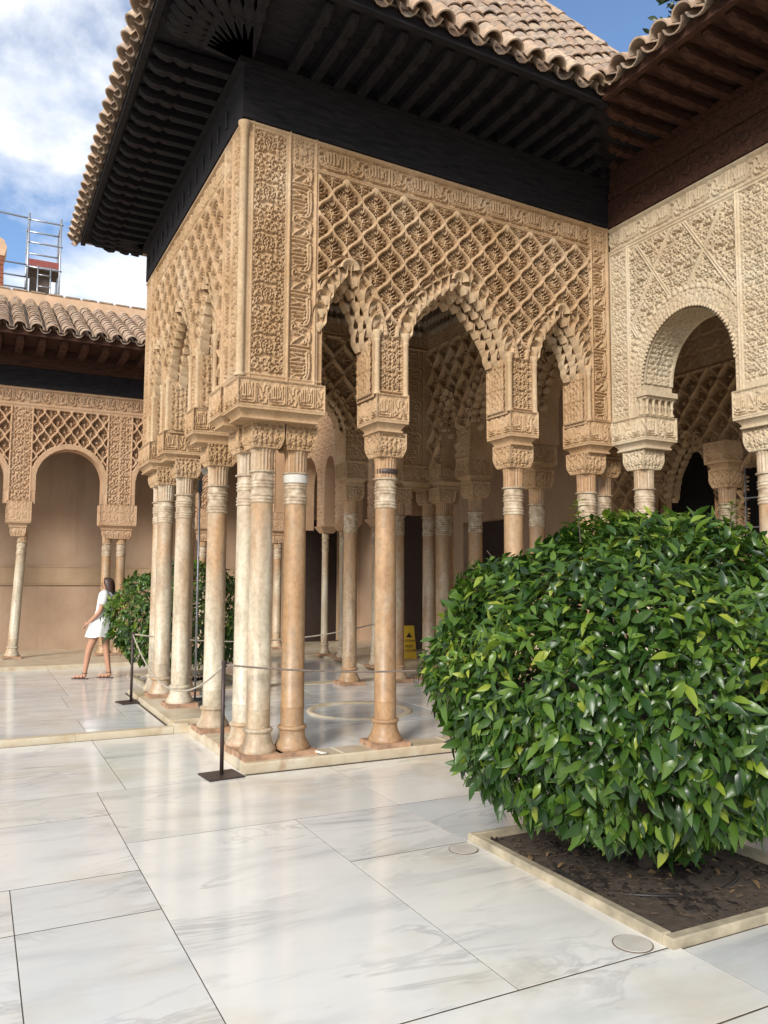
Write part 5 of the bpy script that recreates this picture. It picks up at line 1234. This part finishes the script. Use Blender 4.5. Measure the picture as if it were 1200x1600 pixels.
# ================================================================== WOMAN IN WHITE
def person():
    Pn = empty('person', (-.36, 6.52, .06)); tag(Pn, 'woman in a short white dress and brown sandals stepping back against the clipped orange tree', 'person')
    # local axes: +x is to the viewer's right along the picture, she faces -x; body leans back (+x)
    Pn.rotation_euler = (0, 0, R_(-34)); Pn.scale = (.96, .96, .96)
    J = {'pel': (.10, 0, .86), 'waist': (.13, 0, 1.02), 'chest': (.17, 0, 1.22), 'neckb': (.195, 0, 1.375), 'neckt': (.175, 0, 1.44), 'head': (.155, 0, 1.50), 'crown': (.165, 0, 1.585),
         'hipL': (.08, -.085, .82), 'kneeL': (-.06, -.10, .45), 'ankL': (-.115, -.10, .085), 'heelL': (-.105, -.10, .045), 'toeL': (-.30, -.11, .030),
         'hipR': (.11, .085, .82), 'kneeR': (.14, .09, .46), 'ankR': (.20, .09, .085), 'heelR': (.215, .09, .045), 'toeR': (.02, .10, .030),
         'shL': (.20, -.165, 1.335), 'elL': (.17, -.215, 1.07), 'wrL': (-.02, -.20, .90), 'shR': (.20, .165, 1.335), 'elR': (.24, .21, 1.08), 'wrR': (.16, .20, .86)}
    rad = {'pel': (.13, .15), 'waist': (.10, .115), 'chest': (.105, .14), 'neckb': (.055, .06), 'neckt': (.045, .045), 'head': (.078, .068), 'crown': (.055, .05),
           'hipL': (.088, .085), 'kneeL': (.056, .054), 'ankL': (.036, .034), 'heelL': (.036, .033), 'toeL': (.022, .034), 'hipR': (.088, .085), 'kneeR': (.056, .054), 'ankR': (.036, .034), 'heelR': (.036, .033), 'toeR': (.022, .034),
           'shL': (.055, .055), 'elL': (.039, .039), 'wrL': (.025, .025), 'shR': (.055, .055), 'elR': (.039, .039), 'wrR': (.025, .025)}
    E = [('pel','waist'),('waist','chest'),('chest','neckb'),('neckb','neckt'),('neckt','head'),('head','crown'),('pel','hipL'),('hipL','kneeL'),('kneeL','ankL'),('ankL','heelL'),('heelL','toeL'),
         ('pel','hipR'),('hipR','kneeR'),('kneeR','ankR'),('ankR','heelR'),('heelR','toeR'),('chest','shL'),('shL','elL'),('elL','wrL'),('chest','shR'),('shR','elR'),('elR','wrR')]
    def hand(w, d, side):
        # palm and five short finger chains
        w = Vector(w); d = Vector(d).normalized(); s = Vector((0, 1, 0)).cross(d).normalized(); palm = w+d*.055
        n = 'hand'+side; J[n] = tuple(palm); rad[n] = (.020, .028); E.append(('wr'+side, n)); lat = Vector((0, 1, 0))
        for k, (o, l) in enumerate(((-.024, .058), (-.008, .066), (.008, .062), (.023, .050))):
            a = palm+d*.022+lat*o; b = a+d*l*.5-s*.004; c = b+d*l*.4-s*.016
            for q, p_ in (('a', a), ('b', b), ('c', c)): J[n+str(k)+q] = tuple(p_); rad[n+str(k)+q] = (.0085, .0085)
            E.extend(((n, n+str(k)+'a'), (n+str(k)+'a', n+str(k)+'b'), (n+str(k)+'b', n+str(k)+'c')))
        a = w+d*.03+s*.022; b = a+d*.035+s*.018
        J[n+'ta'] = tuple(a); J[n+'tb'] = tuple(b); rad[n+'ta'] = (.011, .011); rad[n+'tb'] = (.008, .008); E.extend(((n, n+'ta'), (n+'ta', n+'tb')))
    hand(J['wrL'], (-.75, 0, -.65), 'L'); hand(J['wrR'], (-.45, 0, -.9), 'R')
    names = list(J); me = bpy.data.meshes.new('body'); me.from_pydata([J[k] for k in names], [(names.index(a), names.index(b)) for a, b in E], []); me.materials.append(MATS['skin'])
    o = obj_from('body', me, Pn); sk = o.modifiers.new('skin', 'SKIN'); sk.use_smooth_shade = True
    if not me.skin_vertices: me.skin_vertices.new()
    for i, k in enumerate(names): me.skin_vertices[0].data[i].radius = rad[k]; me.skin_vertices[0].data[i].use_root = (k == 'pel')
    ss = o.modifiers.new('sub', 'SUBSURF'); ss.levels = 2; ss.render_levels = 2
    # dress: elliptical rings following the torso, flared skirt with folds
    rings = [(.205, 1.385, .060, .085), (.195, 1.36, .085, .150), (.18, 1.28, .120, .165), (.165, 1.20, .132, .168), (.14, 1.08, .128, .152), (.12, 1.0, .135, .160), (.085, .88, .165, .190), (.06, .76, .185, .205), (.045, .665, .200, .220)]
    vs, fs = [], []; n = 36
    for i, (cx, z, a, b) in enumerate(rings):
        for k in range(n):
            t = 2*math.pi*k/n; w = 1+(.05*i/8)*math.sin(7*t+i*.4); vs.append((cx+a*w*math.cos(t), b*w*math.sin(t), z+.008*math.sin(5*t)*(i > 6)))
    fs = [(i*n+k, (i+1)*n+k, (i+1)*n+(k+1) % n, i*n+(k+1) % n) for i in range(len(rings)-1) for k in range(n)]
    MB().add(vs, fs).build('dress', 'dress', Pn, True)
    for s, sh, el in ((-1, 'shL', 'elL'), (1, 'shR', 'elR')):
        a, b = Vector(J[sh]), Vector(J[el]); a2 = a+Vector((-.01, -s*.05, .03))
        MB().tube([a2, a+Vector((0, s*.005, 0)), a.lerp(b, .3), a.lerp(b, .55), a.lerp(b, .60)], [.060, .078, .080, .074, .060], 16).build('sleeve', 'dress', Pn, True)
    # hair: shoulder-length bob
    hv, hf = [], []; n = 20; hr = [(.172, 1.612, .02, .02), (.172, 1.600, .062, .058), (.175, 1.565, .092, .083), (.180, 1.52, .102, .092), (.200, 1.46, .092, .092), (.215, 1.40, .080, .090), (.225, 1.345, .066, .080), (.228, 1.325, .05, .07)]
    for cx, z, a, b in hr:
        for k in range(n):
            t = 2*math.pi*k/n; c = math.cos(t); face = .45 if (c < -.35 and z < 1.575) else 1.0
            hv.append((cx+a*c*face*(1+.03*math.sin(9*t)), b*math.sin(t)*(1+.03*math.cos(8*t)), z))
    hf = [(i*n+k, (i+1)*n+k, (i+1)*n+(k+1) % n, i*n+(k+1) % n) for i in range(len(hr)-1) for k in range(n)]+[tuple(range(n)), tuple(reversed([(len(hr)-1)*n+k for k in range(n)]))]
    MB().add(hv, hf).build('hair', 'hair', Pn, True)
    fc = MB().tube([(.085, 0, 1.512), (.062, 0, 1.492), (.082, 0, 1.478)], [.008, .014, .010], 8); fc.build('nose', 'skin', Pn, True)
    MB().tube([(.092, -.022, 1.455), (.080, 0, 1.455), (.092, .022, 1.455)], .006, 6).build('mouth', 'cloth_red', Pn, True)
    for s in (-1, 1):
        MB().lathe([(.002, -.008), (.009, -.003), (.009, .003), (.002, .008)], 10, (.092, s*.030, 1.508)).build('eye', 'black_print', Pn, True)
    for hx, an, heel, toe in (('L', 'ankL', 'heelL', 'toeL'), ('R', 'ankR', 'heelR', 'toeR')):
        h, t = Vector(J[heel]), Vector(J[toe]); sd = MB()
        sd.poly([(h.x+.045, h.y-.03, 0), (h.x+.045, h.y+.03, 0), (t.x+.06, t.y+.042, 0), (t.x-.02, t.y+.028, 0), (t.x-.02, t.y-.028, 0), (t.x+.06, t.y-.042, 0)], (0, 0, .012))
        for f in (.15, .45, .75):
            c = h.lerp(t, f); sd.tube([(c.x, c.y-.042, .012), (c.x+.005, c.y-.03, .055-.02*f), (c.x+.005, c.y, .078-.035*f), (c.x+.005, c.y+.03, .055-.02*f), (c.x, c.y+.042, .012)], .006, 6)
        a = Vector(J[an]); sd.tube([(a.x+.04*math.cos(q), a.y+.04*math.sin(q), a.z+.01) for q in np.linspace(0, 6.28, 14)], .006, 6)
        sd.build('sandal', 'sandal', Pn)
    return Pn
person()

# ================================================================== ROOFTOP THINGS BEHIND
sc = empty('scaffold_tower', (-1.1, 18.0, 9.0)); tag(sc, 'steel scaffold tower with ladder and red toe board above the far roof', 'scaffold')
sc.scale = (1, 1, 1.22)
def sbar(nm, a, b, r=.028, m='steel'): return MB().tube([a, b], r, 8).build(nm, m, sc, True)
for x in (0, .86):
    for y in (0, .9): sbar('upright', (x, y, 0), (x, y, 2.55 if y == 0 else 2.35))
for z in (.12, 1.25, 1.85, 2.40):
    for y in (0, .9): sbar('ledger', (-.05, y, z), (.92, y, z), .022)
    for x in (0, .86): sbar('transom', (x, -.05, z), (x, .95, z), .022)
sbar('handrail', (-3, 0, 2.52), (.0, 0, 2.42), .022)
for z in (.4, .72, 1.0, 1.3): sbar('guard_rail', (-3, .05, z), (0, .05, z), .020)
MB().box(.03, .83, -.03, -.005, 1.28, 1.44).build('toe_board', 'cloth_red', sc)
MB().box(.0, .86, .0, .9, 1.22, 1.25).build('platform', 'plank', sc)
for x in (.28, .62): sbar('ladder_rail', (x, -.04, .0), (x, -.02, 1.3), .02)
for z in (.2, .5, .8, 1.08): sbar('ladder_rung', (.28, -.04, z), (.62, -.04, z), .016)
sbar('brace', (.72, .4, .05), (.90, .5, 1.9), .022)
MB().box(.08, .62, .3, .34, -.1, 1.1).build('debris_sheet', 'plank', sc)
MB().box(-.6, .02, .4, .44, -.1, .30).build('tarpaulin', 'plank', sc)
tw = empty('tiled_turret', (-2.02, 17.6, 8.7)); tag(tw, 'small red tile clad turret with rounded peach top beside the scaffold', 'turret')
mbt = MB()
for k in range(14): mbt.box(-.8, .34-.004*k, -.3, .5, .0+.125*k, .112+.125*k).box(-.79, .30-.004*k, -.28, .48, .112+.125*k, .125+.125*k)
mbt.build('tile_course', 'terracotta', tw)
MB().poly([(-.8, -.32, 1.75), (.30, -.32, 1.75), (.36, -.32, 2.0), (.28, -.32, 2.2), (.12, -.32, 2.28), (-.8, -.32, 2.28)], (0, .8, 0)).build('coping', 'parapet', tw)
# dark conifer rising behind the gallery roof
ct = empty('cypress_tree', (19.7, 12.0, 0)); ct.scale = (1, 1, 1.16); tag(ct, 'dark evergreen tree top showing above the right roof', 'tree')
tb = MB().tube([(0, 0, 0), (.1, 0, 9), (0, .1, 19)], [.5, .35, .05], 10)
r = np.random.default_rng(3); PP, DD = [], []
for k in range(90):
    z = r.uniform(8, 19.6); L_ = (20.4-z)*.26+.5; a = r.random()*6.28; e = Vector((L_*math.cos(a), L_*math.sin(a), z+.3)); tb.tube([(0, 0, z), e*.5+Vector((0, 0, z*.5)), e], [.06, .04, .015], 5)
    for q in range(70):
        t = r.uniform(.25, 1.05); PP.append(np.array([e.x*t, e.y*t, z+.3*t])+r.normal(0, .16, 3)); DD.append(np.array([e.x, e.y, .2])+r.normal(0, .8, 3))
tb.build('trunk', 'bark', ct); PP, DD = np.array(PP), np.array(DD); n = len(PP)
o = obj_from('crown', leaf_cloud('crown', PP, DD, r.normal(size=(n, 3)), r.uniform(.22, .42, n), 1+np.clip(r.normal(.4, .2, n), 0, 1), 'conifer', ct), ct); o['kind'] = 'stuff'; o.color = (1, 1, 1, 0)
